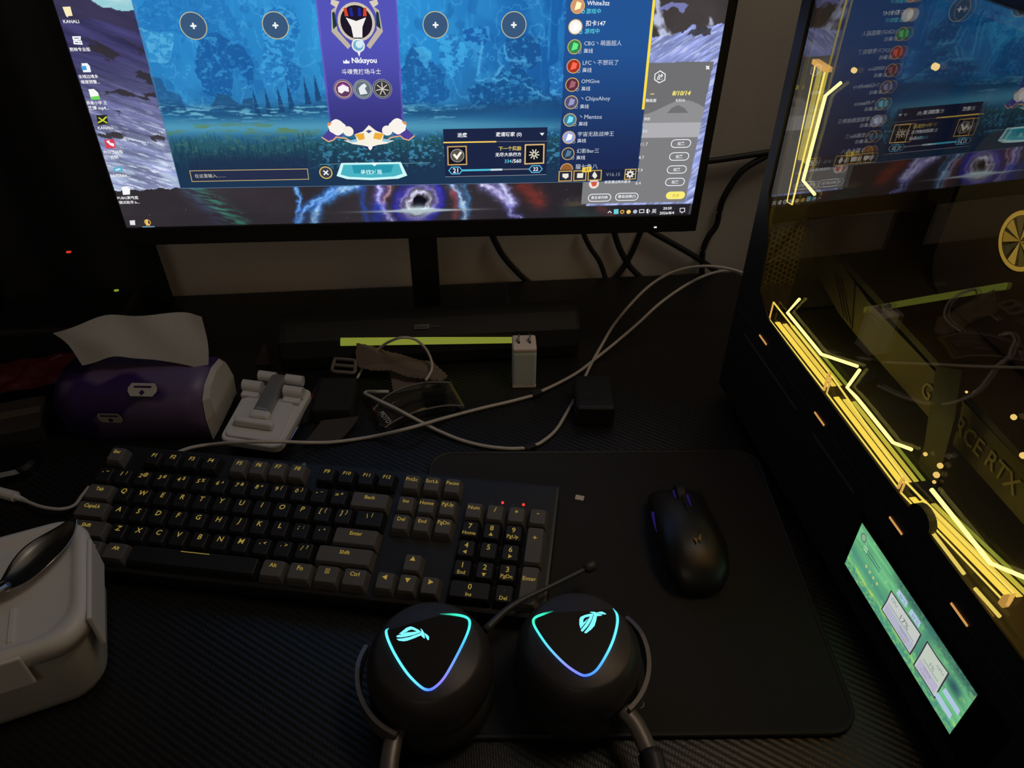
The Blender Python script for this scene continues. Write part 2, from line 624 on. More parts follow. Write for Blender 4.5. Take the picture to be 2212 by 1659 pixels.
def paint_display(nx, ny):
    X, Y = np.meshgrid(np.linspace(0, SW, nx + 1), np.linspace(0, SH, ny + 1))
    n1 = fbm(X / 40, Y / 40, 1, 5)
    n2 = fbm(X / 9, Y / 9, 2, 4)
    n3 = fbm(X / 3, Y / 3, 3, 3)
    wx = X + (fbm(X / 11, Y / 11, 5, 4) - 0.5) * 14
    wy = Y + (fbm(X / 11, Y / 11, 6, 4) - 0.5) * 14
    hx = X + (fbm(X / 5, Y / 5, 7, 4) - 0.5) * 6
    hy = Y + (fbm(X / 5, Y / 5, 8, 4) - 0.5) * 6
    I = np.zeros(X.shape + (3,)) + np.array([50, 46, 52.0])

    # ---- wallpaper: left slope
    g = sstep(60, 190, Y)
    base = np.array([132, 140, 180.0]) * (1 - g[..., None]) + np.array([58, 55, 96.0]) * g[..., None]
    st = fbm((X + 0.55 * Y) / 30, (Y + 0.42 * X) / 5, 11, 5)
    base = base * (0.62 + 0.75 * st[..., None])
    fine = fbm((X * 0.9 + Y * 0.3) / 7, (Y + 0.35 * X) / 1.3, 12, 3)
    streak = sstep(0.56, 0.78, fine) * sstep(185, 80, Y) * (0.35 + sstep(140, 75, Y))
    base = blend(base, streak * 0.8, (226, 232, 250))
    low = sstep(105, 70, Y) * sstep(0.45, 0.7, fbm(X / 18, (Y + 0.2 * X) / 4, 13, 4))
    base = blend(base, low * 0.6, (205, 222, 240))
    left = X < 130
    I = np.where(left[..., None], base, I)
    for poly in ([(17.7,186.1),(34.0,178.3),(42.5,166.4),(33.6,166.4),(25.5,172.8),(19.1,181.5)], [(44.9,188.3),(60.0,174.2),(63.3,168.6),(56.0,174.2),(47.0,182.1)],
                 [(55.2,156.6),(64.5,153.2),(65.3,140.7),(59.9,146.6),(51.0,153.3)], [(15.9,137.0),(33.6,138.5),(61.6,134.4),(62.6,128.9),(48.5,132.5),(33.3,134.3)],
                 [(26.6,119.8),(33.5,120.6),(36.2,118.4),(28.6,118.0)], [(2.2,100.3),(14.3,101.0),(21.8,94.6),(12.1,93.4),(1.5,95.4)], [(38.4,95.7),(58.0,96.3),(63.5,92.6),(50.2,91.4)]):
        I = blend(I, inpoly(hx + 3.0 * (st - .5) * 8, hy + (fine - .5) * 5, poly) * 0.85, (50, 45, 48))
    I = blend(I, inpoly(X + 3 * (n2 - .5), Y, [(-1.7,215.4),(30.8,215.4),(39.3,209.1),(53.9,206.1),(62.8,207.2),(64.1,189.0),(46.0,194.8),(28.1,200.6),(-0.4,198.7)]) * sstep(150, 175, Y) * 0.75, (58, 54, 78))
    sky = inpoly(X, Y + 2 * (n2 - .5), [(37.6,320.8),(33.7,236.9),(31.6,215.4),(34.9,212.4),(39.4,209.5),(46.4,209.5),(51.0,206.9),(56.3,206.1),(69.1,207.2),(100.5,321.6)])
    I = blend(I, sky * 1.0, (150, 205, 215))
    I = blend(I, sky * sstep(0.5, 0.8, fbm(X / 20, Y / 8, 14, 4)) * 0.6, (205, 232, 232))
    # ---- wallpaper: dark shore and bottom band
    dk = sstep(0, 3, 42 + 6 * (n2 - 0.5) + 0.02 * X - Y)
    band = np.array([50, 45, 50.0]) * (0.85 + 0.35 * n1[..., None])
    band = blend(band, sstep(300, 560, X) * 0.6, (24, 22, 30))
    band = blend(band, sstep(40, 0, X) * 0.2, (70, 64, 72))
    m = (dk > 0.5) & (Y < 60)
    I = np.where(m[..., None], band, I)
    f = fbm(X / 9 + Y / 22, (Y + 0.25 * X) / 1.7, 21, 4)
    au = np.exp(-(pline(X, Y, [(75.7,42.4),(88.7,29.6),(99.4,15.0),(115.5,2.0)]) / 9) ** 2) * sstep(0.3, 0.75, f)
    I = blend(I, au * 0.9, (62, 140, 118))
    I = blend(I, np.exp(-(pline(X, Y, [(70.6,40.1),(82.4,22.1),(92.9,6.3)]) / 8) ** 2) * 0.45 * f, (74, 66, 130))
    # light streams
    fx = hx + 2.5 * (n3 - .5)
    fy = hy + 2.5 * (n3 - .5)

    def stream(pts, w, c, a, hot=None):
        nonlocal I
        d = pline(fx, fy, pts)
        s = np.exp(-(d / w) ** 2) * (0.45 + 0.85 * f)
        I = blend(I, s * a, c)
        if hot is not None:
            I = blend(I, np.exp(-(d / (w * 0.4)) ** 2) * a * (0.3 + 0.8 * n3), hot)
    lo = (Y < 47)
    keep = I.copy()
    stream([(178.6,41.7),(180.4,28.5),(172.1,-0.6)], 2.2, (60, 130, 225), 0.9, (150, 200, 250))
    stream([(241.6,41.4),(219.8,35.8),(199.3,23.0),(189.3,-1.0)], 5.5, (66, 140, 230), 0.95, (190, 225, 255))
    stream([(215.3,36.9),(194.8,24.6),(181.6,14.5),(174.5,-0.6)], 4.0, (50, 110, 215), 0.9, (150, 205, 250))
    stream([(263.6,41.0),(259.0,25.7),(264.1,12.5),(273.6,-2.1)], 5.0, (120, 110, 225), 0.95, (225, 225, 255))
    stream([(274.5,40.7),(267.3,28.1),(264.7,20.4)], 3.0, (190, 120, 150), 0.6, (240, 225, 240))
    stream([(244.8,41.4),(244.2,20.9),(245.4,-1.4)], 3.0, (44, 76, 175), 0.8)
    stream([(258.0,15.3),(256.5,-1.7)], 7.0, (36, 60, 190), 0.8)
    stream([(336.4,41.0),(345.6,26.3),(349.2,10.5),(348.9,-1.9)], 4.5, (100, 150, 220), 0.95, (215, 238, 250))
    stream([(337.6,34.3),(340.6,18.6),(339.2,2.6)], 3.0, (150, 70, 80), 0.75)
    stream([(348.3,39.2),(353.9,26.2),(352.6,7.7)], 2.5, (70, 140, 210), 0.7)
    stream([(370.0,40.3),(384.6,30.7),(396.0,20.0),(399.5,14.0)], 6.0, (140, 130, 215), 0.95, (240, 238, 255))
    stream([(389.3,39.9),(396.9,25.2),(401.9,17.2)], 5.0, (150, 150, 225), 0.9, (236, 238, 255))
    stream([(397.1,12.0),(399.7,3.8),(409.8,0.9)], 4.0, (90, 90, 200), 0.85, (215, 220, 255))
    stream([(411.2,37.9),(421.4,27.3),(429.1,19.2)], 9.0, (140, 52, 44), 0.75)
    stream([(464.7,7.6),(478.7,3.5),(488.2,-1.1)], 9.0, (52, 120, 92), 0.7)
    stream([(494.8,10.7),(507.3,1.7)], 5.0, (190, 84, 74), 0.8)
    stream([(461.7,15.8),(477.8,15.4)], 6.0, (92, 70, 56), 0.6)
    I = np.where(lo[..., None], I, keep)
    # glowing ring
    cx, cy = (301.8,21.1)
    r = np.hypot(fx - cx, (fy - cy) * 1.0)
    ang = np.arctan2(Y - cy, X - cx)
    sp = fbm(r / 3, ang * 1.4 + r / 12, 25, 4)
    for r0, w, c, a in ((23, 3.2, (60, 56, 200), 0.9), (18, 2.4, (150, 140, 240), 0.8), (11.5, 2.6, (225, 225, 255), 1.0), (27, 2.0, (40, 40, 150), 0.6)):
        I = blend(I, np.exp(-((r - r0 - 2 * np.sin(ang * 2)) / w) ** 2) * a * np.clip(0.15 + 1.5 * sp, 0, 1) * lo, c)
    I = blend(I, (r < 7.5) * 0.9, (12, 12, 26))
    fl = np.abs(Y - np.interp(X, [(236.1,11.6)[0], (367.4,11.6)[0]], [(236.1,11.6)[1], (367.4,11.6)[1]]))
    span = np.exp(-((X - cx) / 48) ** 2)
    I = blend(I, np.exp(-(fl / (1.0 + 4.4 * np.exp(-((X - cx) / 15) ** 2))) ** 2) * np.clip(span * 1.5, 0, 1), (226, 248, 255))
    dust = (vnoise(X / 1.1, Y / 1.1, 31) > 0.985) & lo & (Y < 38)
    I = blend(I, dust * 0.5, (190, 190, 215))

    # ---- wallpaper: right rocks and snow
    R = X > 480
    rock = np.array([60, 55, 55.0]) * (0.8 + 0.5 * n1[..., None])
    crack = sstep(0.075, 0.0, np.abs(fbm((X + 0.6 * Y) / 26, (Y - 0.9 * X) / 60, 41, 5) - 0.5)) * sstep(150, 175, Y)
    rock = blend(rock, crack * 0.9, (205, 214, 246))
    snow = np.array([150, 162, 222.0]) * (0.55 + 0.8 * fbm((X - 0.3 * Y) / 14, (Y - 0.62 * X) / 3.2, 42, 5)[..., None])
    snow = blend(snow, sstep(0.55, 0.75, fbm((X - .3 * Y) / 7, (Y - .62 * X) / 1.6, 43, 3)) * 0.6, (224, 230, 255))
    edge = (533.7,187.4)[1] + 7 * (n2 - 0.5) * 2 + 0.12 * (X - 540)
    right = np.where((Y > edge)[..., None], rock, snow)
    right = blend(right, inpoly(hx, hy, [(527.5,207.4),(538.6,214.5),(566.3,230.6),(553.4,203.5),(537.3,193.5)]) * 0.0, (90, 90, 150))
    right = blend(right, inpoly(hx, hy, [(528.7,208.2),(543.1,213.3),(560.7,212.1),(555.5,204.2),(546.1,208.2),(533.3,205.9)]) * 0.75, (140, 145, 215))
    right = blend(right, inpoly(hx, hy, [(561.6,185.7),(570.7,192.2),(584.3,191.3),(586.5,186.4),(573.5,184.0)]) * 0.85, (58, 54, 56))
    I = np.where((R & (Y > 12))[..., None], right, I)

    # ---- game client backdrop: generic icy blue valley
    B = np.zeros_like(I)
    gy = np.clip((Y - 41) / 190, 0, 1)[..., None]
    stops = [(0.0, (30, 52, 82)), (0.16, (34, 66, 100)), (0.32, (44, 110, 150)), (0.45, (44, 120, 178)), (0.7, (42, 132, 198)), (1.0, (46, 138, 206))]
    for k in range(3):
        B[..., k] = np.interp(gy[..., 0], [s[0] for s in stops], [s[1][k] for s in stops])
    xr = sstep(300, 470, X)
    B = B * (1 - 0.34 * xr[..., None] * np.array([1.2, 0.95, 0.55]))
    B = blend(B, np.exp(-((X - 236) / 26) ** 2) * sstep(120, 160, Y) * 0.6, (58, 168, 226))
    B = blend(B, np.exp(-((X - 318) / 18) ** 2) * sstep(110, 160, Y) * 0.45, (44, 150, 222))
    wash = sstep(0.48, 0.68, fbm(X / 22 + Y / 70, Y / 30, 51, 5)) * sstep(110, 130, Y)
    B = blend(B, wash * 0.4, (54, 152, 214))
    vert = sstep(0.58, 0.74, fbm(X / 4.5, Y / 46 + X / 60, 52, 4)) * sstep(125, 150, Y)
    B = blend(B, vert * 0.35, (62, 164, 226))

    def mass(poly, c, a=0.85, tex=(70, 170, 228), ta=0.55, warp=1.0, thr=0.6):
        nonlocal B
        px = X * (1 - warp) + wx * warp * 0.5 + hx * warp * 0.5
        py = Y * (1 - warp) + wy * warp * 0.5 + hy * warp * 0.5
        k = inpoly(px, py, poly)
        B = blend(B, k * a, c)
        if ta:
            t = sstep(thr, thr + 0.08, fbm(X / 4.2 + Y / 14, Y / 2.9 - X / 20, 55, 5))
            B = blend(B, k * t * ta, tex)
            e = sstep(0.035, 0.0, np.abs(fbm(X / 7, Y / 9, 56, 4) - 0.5))
            B = blend(B, k * e * ta * 0.7, tex)
    ridge = sstep(0.030, 0.0, np.abs(fbm(X / 17 + Y / 60, Y / 22 - X / 80, 57, 5) - 0.5)) * sstep(112, 124, Y)
    B = blend(B, ridge * (0.25 + 0.5 * n1) , (84, 178, 230))
    B = blend(B, sstep(0.60, 0.72, fbm(X / 10, Y / 13, 58, 5)) * sstep(118, 135, Y) * 0.45, (30, 98, 166))
    D1, D2, D3 = (33, 108, 178), (28, 92, 158), (38, 84, 130)
    mass([(67.7,208.0),(97.4,226.3),(140.1,226.3),(147.3,204.1),(153.8,196.5),(160.2,176.9),(161.9,152.5),(143.5,144.2),(131.9,169.0),(118.2,181.0),(95.9,188.9),(63.0,185.2)], D1, 0.55, ta=0.35)
    mass([(65.1,192.9),(95.0,185.1),(86.0,165.3),(69.2,163.4)], (58, 150, 205), 0.5, tex=(110, 195, 235), ta=0.5, thr=0.5)
    mass([(115.7,184.2),(125.8,188.0),(139.2,184.1),(153.7,174.9),(157.2,160.7),(156.6,142.0),(150.7,137.8),(146.0,156.7),(138.1,158.8),(132.1,133.7),(119.4,129.6),(108.1,136.1),(104.5,157.0),(110.3,173.2)], D2, 0.9, ta=0.5)
    mass([(172.0,207.8),(188.7,211.6),(203.8,205.9),(207.3,188.5),(198.7,172.7),(187.8,156.4),(166.0,139.8),(162.7,156.6),(171.2,180.8)], D1, 0.6, ta=0.7, thr=0.52)
    mass([(186.7,162.6),(201.1,160.4),(200.1,139.5),(188.7,135.3),(184.4,148.1)], D2, 0.7, ta=0.6)
    mass([(64.4,149.9),(72.3,149.9),(74.8,137.3),(85.3,135.5),(89.9,121.2),(61.8,119.4)], (40, 92, 142), 0.9, ta=0.15, warp=0.4)
    mass([(111.1,121.0),(120.5,135.1),(128.8,134.2),(135.9,127.2),(143.6,122.8),(140.6,118.4)], (36, 84, 128), 0.92, ta=0.1, warp=0.5)
    mass([(139.1,122.0),(143.0,130.6),(151.7,131.4),(150.9,120.5)], (36, 84, 130), 0.9, ta=0, warp=0.5)
    # right hand cliffs
    mass([(299.4,168.1),(306.5,178.2),(312.6,174.1),(322.7,161.7),(333.2,151.1),(337.0,133.9),(332.2,125.1),(292.1,123.3),(293.1,151.4)], (30, 92, 156), 0.9, ta=0.45)
    mass([(295.7,222.8),(307.1,222.8),(301.0,192.2),(299.7,172.1),(293.5,168.1)], (48, 150, 215), 0.5, ta=0.4)
    mass([(327.9,182.1),(338.6,184.9),(351.3,183.2),(355.4,171.8),(352.9,155.2),(341.8,148.9),(331.3,159.6)], (66, 172, 230), 0.8, tex=(32, 100, 172), ta=0.7, thr=0.52)
    mass([(305.5,176.2),(314.8,176.1),(323.0,168.7),(320.6,163.0),(313.8,155.5),(311.5,168.8)], (76, 180, 230), 0.75, tex=(40, 120, 190), ta=0.5)
    mass([(351.5,191.2),(374.9,191.9),(377.0,179.9),(369.3,177.9),(366.5,150.9),(363.2,175.9),(353.4,178.0)], (64, 160, 222), 0.6, tex=(28, 92, 168), ta=0.9, thr=0.5)
    mass([(389.9,181.9),(407.1,187.0),(422.4,181.7),(425.4,163.1),(416.8,154.7),(394.6,159.1)], (28, 84, 146), 0.9, tex=(70, 160, 215), ta=0.6, thr=0.56)
    mass([(377.1,148.6),(399.0,159.1),(414.8,148.3),(426.7,133.0),(436.3,121.7),(395.3,117.7),(359.1,122.6),(354.8,138.0)], (26, 82, 140), 0.9, ta=0.5, thr=0.55)
    mass([(432.4,154.6),(443.2,160.9),(449.2,150.2),(448.0,126.1),(435.9,130.7)], (44, 120, 192), 0.6, tex=(90, 180, 228), ta=0.6)
    for k, pts in enumerate(([(390.9,176.6),(392.4,163.3),(410.0,162.4)], [(363.8,144.5),(377.1,146.5),(394.9,145.5)], [(368.4,177.9),(366.0,148.7)], [(287.4,120.3),(327.5,118.0),(372.6,119.3)],
                             [(381.5,149.9),(388.0,159.2)], [(408.3,141.9),(424.5,130.8),(436.2,124.9)])):
        B = blend(B, np.exp(-(pline(hx, hy, pts) / 1.1) ** 2) * 0.8, (86, 178, 226))
    # far towers
    for (u, v) in ((153.3,133.5), (164.6,134.7), (176.2,137.2), (186.0,139.6), (202.0,143.7), (211.9,147.0)):
        B = blend(B, inpoly(X, Y, [(u - 2.2, v - 20), (u - 0.7, v), (u, v + 5), (u + 0.7, v), (u + 4.0, v - 20)]) * 0.85, (28, 66, 112))
    # frozen town and meadow
    t = fbm(X / 12, Y / 1.6, 61, 4)
    k = np.exp(-((Y - (118 + 3 * np.sin(X / 30))) / 7.0) ** 2)
    B = blend(B, k * 0.7, (30, 70, 112))
    B = blend(B, k * sstep(0.55, 0.66, t) * (X < 345) * 0.9, (112, 186, 210))
    md = np.exp(-((Y - (104 - 0.01 * X)) / 7.0) ** 2)
    B = blend(B, md * 0.8 * (1 - 0.4 * xr), (88, 160, 190))
    B = blend(B, np.exp(-((Y - 101) / 6.0) ** 2) * sstep(0.52, 0.66, fbm(X / 16, Y / 2.2, 62, 4)) * (X < 210) * 0.75, (96, 128, 64))
    # conifers
    for lev, amp, c, sd in ((94, 10, (42, 88, 98), 71), (85, 13, (32, 66, 86), 72), (76, 13, (30, 58, 82), 74), (67, 12, (28, 52, 76), 73)):
        w = 3.6
        ph = X / w + 3 * vnoise(X / 7, X * 0, sd)
        tri = 1 - np.abs((ph % 1.0) - 0.5) * 2
        hgt = vnoise(np.floor(ph), np.floor(ph) * 0, sd + 5)
        top = lev - 8 + amp * (0.35 + hgt) * tri + 7 * (fbm(X / 40, X * 0, sd + 9, 3) - 0.5)
        B = blend(B, sstep(0.6, -0.6, Y - top) * 0.82, c)
    sn = sstep(0.6, 0.7, fbm(X / 3.4, Y / 2.4, 75, 3)) * sstep(105, 92, Y) * sstep(52, 66, Y)
    B = blend(B, sn * 0.75 * sstep(170, 230, X), (70, 150, 186))
    B = blend(B, sn * 0.35 * (X < 190) * sstep(70, 80, Y), (86, 130, 110))
    B = blend(B, sstep(72, 48, Y) * 0.45, (32, 54, 88))
    cl = inpoly(X, Y, [(64.2,41.7),(532.3,40.0),(528.6,215.2),(525.8,301.2),(65.0,296.7)])
    I = np.where(cl[..., None], B, I)
    # chat shading
    I = blend(I, inpoly(X, Y, [(79.7,87.8),(195.1,90.6),(192.6,48.4),(76.4,47.4)]) * sstep(80, 66, Y) * 0.55, (32, 44, 74))
    # left card banner of the profile and friends panel
    pb = inpoly(X, Y, [(221.7,215.3),(220.1,104.0),(253.4,89.7),(291.6,104.0),(293.5,215.3),(293.6,258.8),(221.5,258.4)])
    gp = sstep(75, 190, Y)[..., None]
    I = np.where(pb[..., None], np.array([50, 48, 112.0]) * (1 - gp) + np.array([84, 84, 184.0]) * gp, I)
    edge = np.minimum(pline(X, Y, [(221.7,215.3),(220.1,104.0)]), pline(X, Y, [(293.5,215.3),(291.6,104.0)]))
    I = blend(I, (edge < 1.6) * pb * 0.55, (112, 104, 214))
    fp = inpoly(X, Y, [(446.4,215.3),(448.0,54.4),(531.6,53.8),(528.6,215.2),(525.8,301.2),(446.8,300.4)])
    gf = sstep(45, 190, Y)[..., None]
    I = np.where(fp[..., None], np.array([29, 42, 82.0]) * (1 - gf) + np.array([37, 84, 148.0]) * gf, I)
    # grey match window
    gw = inpoly(X, Y, [(474.8,14.9),(588.5,15.0),(593.1,160.8),(524.0,160.0),(532.3,40.0),(474.8,41.2)])
    wv = 20 * np.sin((X - (548.4,122.7)[0]) / 13.5) * 0.35
    gcol = np.where((Y > (562.4,117.1)[1] + wv)[..., None], np.array([112, 112, 114.0]), np.array([144, 144, 146.0]))
    gcol = np.where((Y < (555.3,101.4)[1])[..., None], np.array([176, 176, 180.0]), gcol)
    gcol = np.where((Y < (557.5,86.5)[1])[..., None], np.array([126, 126, 129.0]), gcol)
    hill = inpoly(X, Y, [(554.3,111.7),(558.7,116.7),(564.4,119.4),(571.0,116.5),(576.1,111.4)])
    gcol = blend(gcol, hill * 1.0, (112, 112, 114))
    I = np.where((gw & ~cl)[..., None], gcol, I)
    # taskbar
    tb = Y < 12.5
    I = blend(I, tb * (0.25 + 0.45 * sstep(430, 470, X)), (40, 38, 44))
    I = blend(I, (X > 594.5) & (Y < 13), (70, 70, 80))
    # side bar strip of pixels at right end
    return I


NX, NY = 860, 484
disp = paint_display(NX, NY)
screen = grid_screen('screen', NX, NY, lambda u, v: BL + np.outer(u * SW / 1000, MX) + np.outer(v * SH / 1000, MU), disp, attr_em('display_pixels'), monitor)


def S2(geo2, off):
    V, F = geo2
    return [scr(p[0], p[1], off).tolist() for p in V], F


def spoly(name, pts, c, off=0.10, parent=None, s=1.0):
    return obj(name, S2((pts, [tuple(range(len(pts)))]), off), em(c, s), parent or screen)


def sring(name, c, r, w, col, off=0.2, parent=None, n=36, ky=1.0):
    return obj(name, S2(ring2d(c[0], c[1], r, r - w, n, ky), off), em(col), parent or screen)


def sdisc(name, c, r, col, off=0.15, parent=None, n=28):
    return spoly(name, [(c[0] + r * math.cos(2 * math.pi * k / n), c[1] + r * math.sin(2 * math.pi * k / n)) for k in range(n)], col, off, parent)


def sline(name, pts, w, col, closed=False, off=0.2, parent=None):
    return obj(name, S2(line2d(pts, w, closed), off), em(col), parent or screen)


def stext(body, p0, p1, col, off=0.35, bold=0.0, shear=0.0, height=None):
    """lettering between two points on the display (left and right end, at mid height)"""
    c = ((p0[0] + p1[0]) / 2, (p0[1] + p1[1]) / 2)
    w = p1[0] - p0[0]
    V, F = text2d(body, bold, shear)
    s = w / np.ptp(V[:, 0])
    sy = height / np.ptp(V[:, 1]) if height else s
    return obj('lettering', S2(([(c[0] + v[0] * s, c[1] + v[1] * sy) for v in V], F), off), em(col), screen)


GOLD = (214, 188, 126)
WHT = (245, 247, 250)
# window edges
sline('window_edge', [(66.6,215.4),(64.2,41.7),(534.8,39.9)], 0.5, (96, 120, 150))
sline('scroll_bar', [(526.5,226.8),(529.2,115.6)], 2.6, (250, 222, 76), off=0.45)
sline('panel_edge', [(446.4,215.3),(448.0,54.4)], 0.35, (44, 80, 140))
# invite slots
for c in ((112.4,194.3), (183.8,194.5), (326.7,194.5), (398.3,194.3)):
    d = sdisc('invite_slot', c, 11.4, (58, 88, 124))
    sring('rim', c, 11.7, 0.75, (196, 190, 150), parent=d)
    obj('plus_mark', S2(line2d([(c[0] - 2.6, c[1]), (c[0] + 2.6, c[1])], 1.5), 0.25), em(WHT), d)
    obj('plus_mark', S2(line2d([(c[0], c[1] - 2.6), (c[0], c[1] + 2.6)], 1.5), 0.26), em(WHT), d)
# profile emblem (plain stand-in)
c = (255.7,197.0)
fr = sdisc('profile_emblem', c, 16.6, (206, 196, 178), 0.2)
sdisc('emblem_field', c, 14.2, (30, 24, 40), 0.25, fr)
for k, (dx, col) in enumerate(((-8, (214, 70, 48)), (8, (214, 70, 48)), (-3.5, (36, 40, 150)), (3.5, (36, 40, 150)))):
    spoly('emblem_stripe', [(c[0] + dx - 1.6, c[1] + 5), (c[0] + dx + 1.6, c[1] + 5), (c[0] + dx * 1.1 + 1.2, c[1] + 12), (c[0] + dx * 1.1 - 1.2, c[1] + 12)], col, 0.3, fr)
spoly('emblem_shield', [(c[0] - 9, c[1] + 4), (c[0], c[1] + 1), (c[0] + 9, c[1] + 4), (c[0] + 5, c[1] - 4), (c[0] + 4, c[1] - 13), (c[0] - 4, c[1] - 13), (c[0] - 5, c[1] - 4)], (244, 240, 236), 0.32, fr)
for s in (-1, 1):
    spoly('emblem_wing', [(c[0] + s * 15, c[1] + 14), (c[0] + s * 21, c[1] + 10), (c[0] + s * 23, c[1] - 8), (c[0] + s * 10, c[1] - 23), (c[0] + s * 7, c[1] - 20), (c[0] + s * 17.5, c[1] - 7), (c[0] + s * 18.5, c[1] + 6)], (190, 180, 164), 0.16, fr)
    spoly('emblem_wing', [(c[0] + s * 18.4, c[1] + 9), (c[0] + s * 20.6, c[1] + 8), (c[0] + s * 21.4, c[1] - 6), (c[0] + s * 17.6, c[1] - 3)], (30, 58, 58), 0.18, fr)
    spoly('emblem_wing', [(c[0] + s * 13, c[1] + 17), (c[0] + s * 20, c[1] + 19), (c[0] + s * 21, c[1] + 15), (c[0] + s * 16, c[1] + 12)], (214, 204, 186), 0.17, fr)
q = (255.3,177.2)
sdisc('emblem_orb', q, 6.0, (232, 238, 240), 0.4, fr)
sdisc('emblem_orb', q, 4.7, (120, 176, 206), 0.45, fr)
sdisc('emblem_orb', (q[0] + 1, q[1] + 1), 3.2, (214, 236, 246), 0.5, fr)
spoly('emblem_point', [(q[0] - 1.6, q[1] - 5.5), (q[0] + 1.6, q[1] - 5.5), (q[0], q[1] - 10)], (240, 240, 236), 0.4, fr)
spoly('crown_mark', [(240.1,161.4),(240.0,164.3),(241.5,163.1),(243.0,165.1),(244.5,163.0),(245.9,164.3),(245.6,161.4)], WHT, 0.3)
stext('Nkksyou', (247.9,163.4), (270.9,163.3), WHT, bold=0.03)
stext('斗魂竞技场斗士', (237.5,154.0), (273.9,154.1), (236, 236, 232), bold=0.01)
for c, fld, mk in (((237.3,137.9), (96, 60, 96), (248, 240, 246)), ((255.5,137.7), (96, 112, 124), (230, 236, 236)), ((273.8,137.9), (56, 54, 56), (210, 206, 196))):
    d = sdisc('badge', c, 8.6, fld)
    sring('rim', c, 9.2, 0.6, (150, 146, 176), parent=d)
    sring('rim', c, 7.8, 0.8, (214, 180, 176) if mk[0] > 240 else (150, 158, 160), parent=d, off=0.22)
    if mk[0] > 240:
        spoly('badge_mark', [(c[0] - 5, c[1] + 2), (c[0], c[1] + 4.5), (c[0] + 5, c[1] + 2), (c[0] + 5, c[1] - 2.5), (c[0] + 1, c[1] - 1.5), (c[0] - 2, c[1] - 4), (c[0] - 5, c[1] - 2.5)], mk, 0.25, d)
        spoly('badge_mark', [(c[0] - 5, c[1] + 3), (c[0], c[1] + 6), (c[0] + 5, c[1] + 3), (c[0], c[1] + 4.6)], (176, 56, 170), 0.27, d)
    elif mk[0] > 220:
        spoly('badge_mark', [(c[0] - 3, c[1] - 5), (c[0] - 4, c[1] + 1), (c[0] - 1, c[1] + 4), (c[0] + 2, c[1] + 5.5), (c[0] + 4, c[1] + 3), (c[0] + 2, c[1] + 1), (c[0] + 4, c[1] - 4)], mk, 0.25, d)
    else:
        for k in range(7):
            a = math.pi * 2 * k / 7 + math.pi / 2
            obj('badge_mark', S2(line2d([(c[0], c[1]), (c[0] + 6 * math.cos(a), c[1] + 6 * math.sin(a))], 0.9), 0.25), em(mk), d)
# banner foot ornament: white tufts, gold crest
for s, u in ((-1, 728), (1, 868)):
    q = (226.9,101.6) if s < 0 else (285.6,101.8)
    d = spoly('banner_ornament', [(q[0] + 8.4 * math.cos(a) * (1 + .07 * math.sin(7 * a)), q[1] + 7.4 * math.sin(a) * (1 + .1 * math.cos(4 * a))) for a in np.linspace(0, 2 * math.pi, 24)[:-1]], (250, 244, 236), 0.3)
    sdisc('tuft', (q[0] - s * 10.5, q[1] - 4.0), 5.0, (248, 240, 232), 0.32, d)
    spoly('ribbon', [(q[0] + s * 7, q[1] - 1), (q[0] + s * 16, q[1] - 10), (q[0] + s * 9, q[1] - 15), (q[0] + s * 4, q[1] - 11), (q[0] - s * 6, q[1] - 8)], (78, 66, 150), 0.22, d)
    obj('ribbon_edge', S2(line2d([(q[0] + s * 16, q[1] - 9.5), (q[0] + s * 10, q[1] - 14), (q[0] + s * 5, q[1] - 12.5), (q[0] + s * 2, q[1] - 9.5), (q[0] - s * 7, q[1] - 11), (q[0] - s * 14, q[1] - 15)], 1.2), 0.28), em((232, 176, 130)), d)
    spoly('ear', [(q[0] + s * 4, q[1] + 5), (q[0] + s * 8.5, q[1] + 4.5), (q[0] + s * 9, q[1] + 1), (q[0] + s * 6.5, q[1] + 2)], (226, 150, 96), 0.34, d)
cr = spoly('banner_crest', [(257.9,103.5),(264.1,97.9),(271.9,94.6),(269.5,87.6),(281.4,87.9),(273.8,84.7),(264.2,83.4),(257.1,81.2),(250.0,83.2),(240.2,84.8),(231.6,88.7),(245.1,88.0),(243.1,94.5),(251.4,97.2)], (248, 242, 226), 0.36)
for pts in ([(243.1,94.5),(252.2,95.8),(252.5,89.7),(246.9,88.4)], [(271.9,94.6),(263.0,96.1),(260.7,90.1),(267.8,88.6)]):
    spoly('crest_leaf', pts, (236, 174, 62), 0.4, cr)
spoly('crest_leaf', [(254.2,97.6),(257.4,98.9),(260.5,97.5),(257.1,95.2)], (80, 86, 150), 0.4, cr)
spoly('crest_gem', [(249.1,83.2),(256.7,77.4),(265.5,83.4),(257.1,81.2)], (44, 38, 96), 0.3, cr)
spoly('crest_gem', [(257.4,84.5),(259.3,80.7),(256.8,77.9),(254.8,80.8)], (252, 250, 248), 0.42, cr)
for pts in ([(236.0,88.1),(244.4,89.9),(245.0,87.0),(238.5,86.2)], [(278.7,87.9),(270.6,89.9),(269.5,87.1),(275.8,86.1)]):
    spoly('crest_leaf', pts, (150, 200, 226), 0.4, cr)
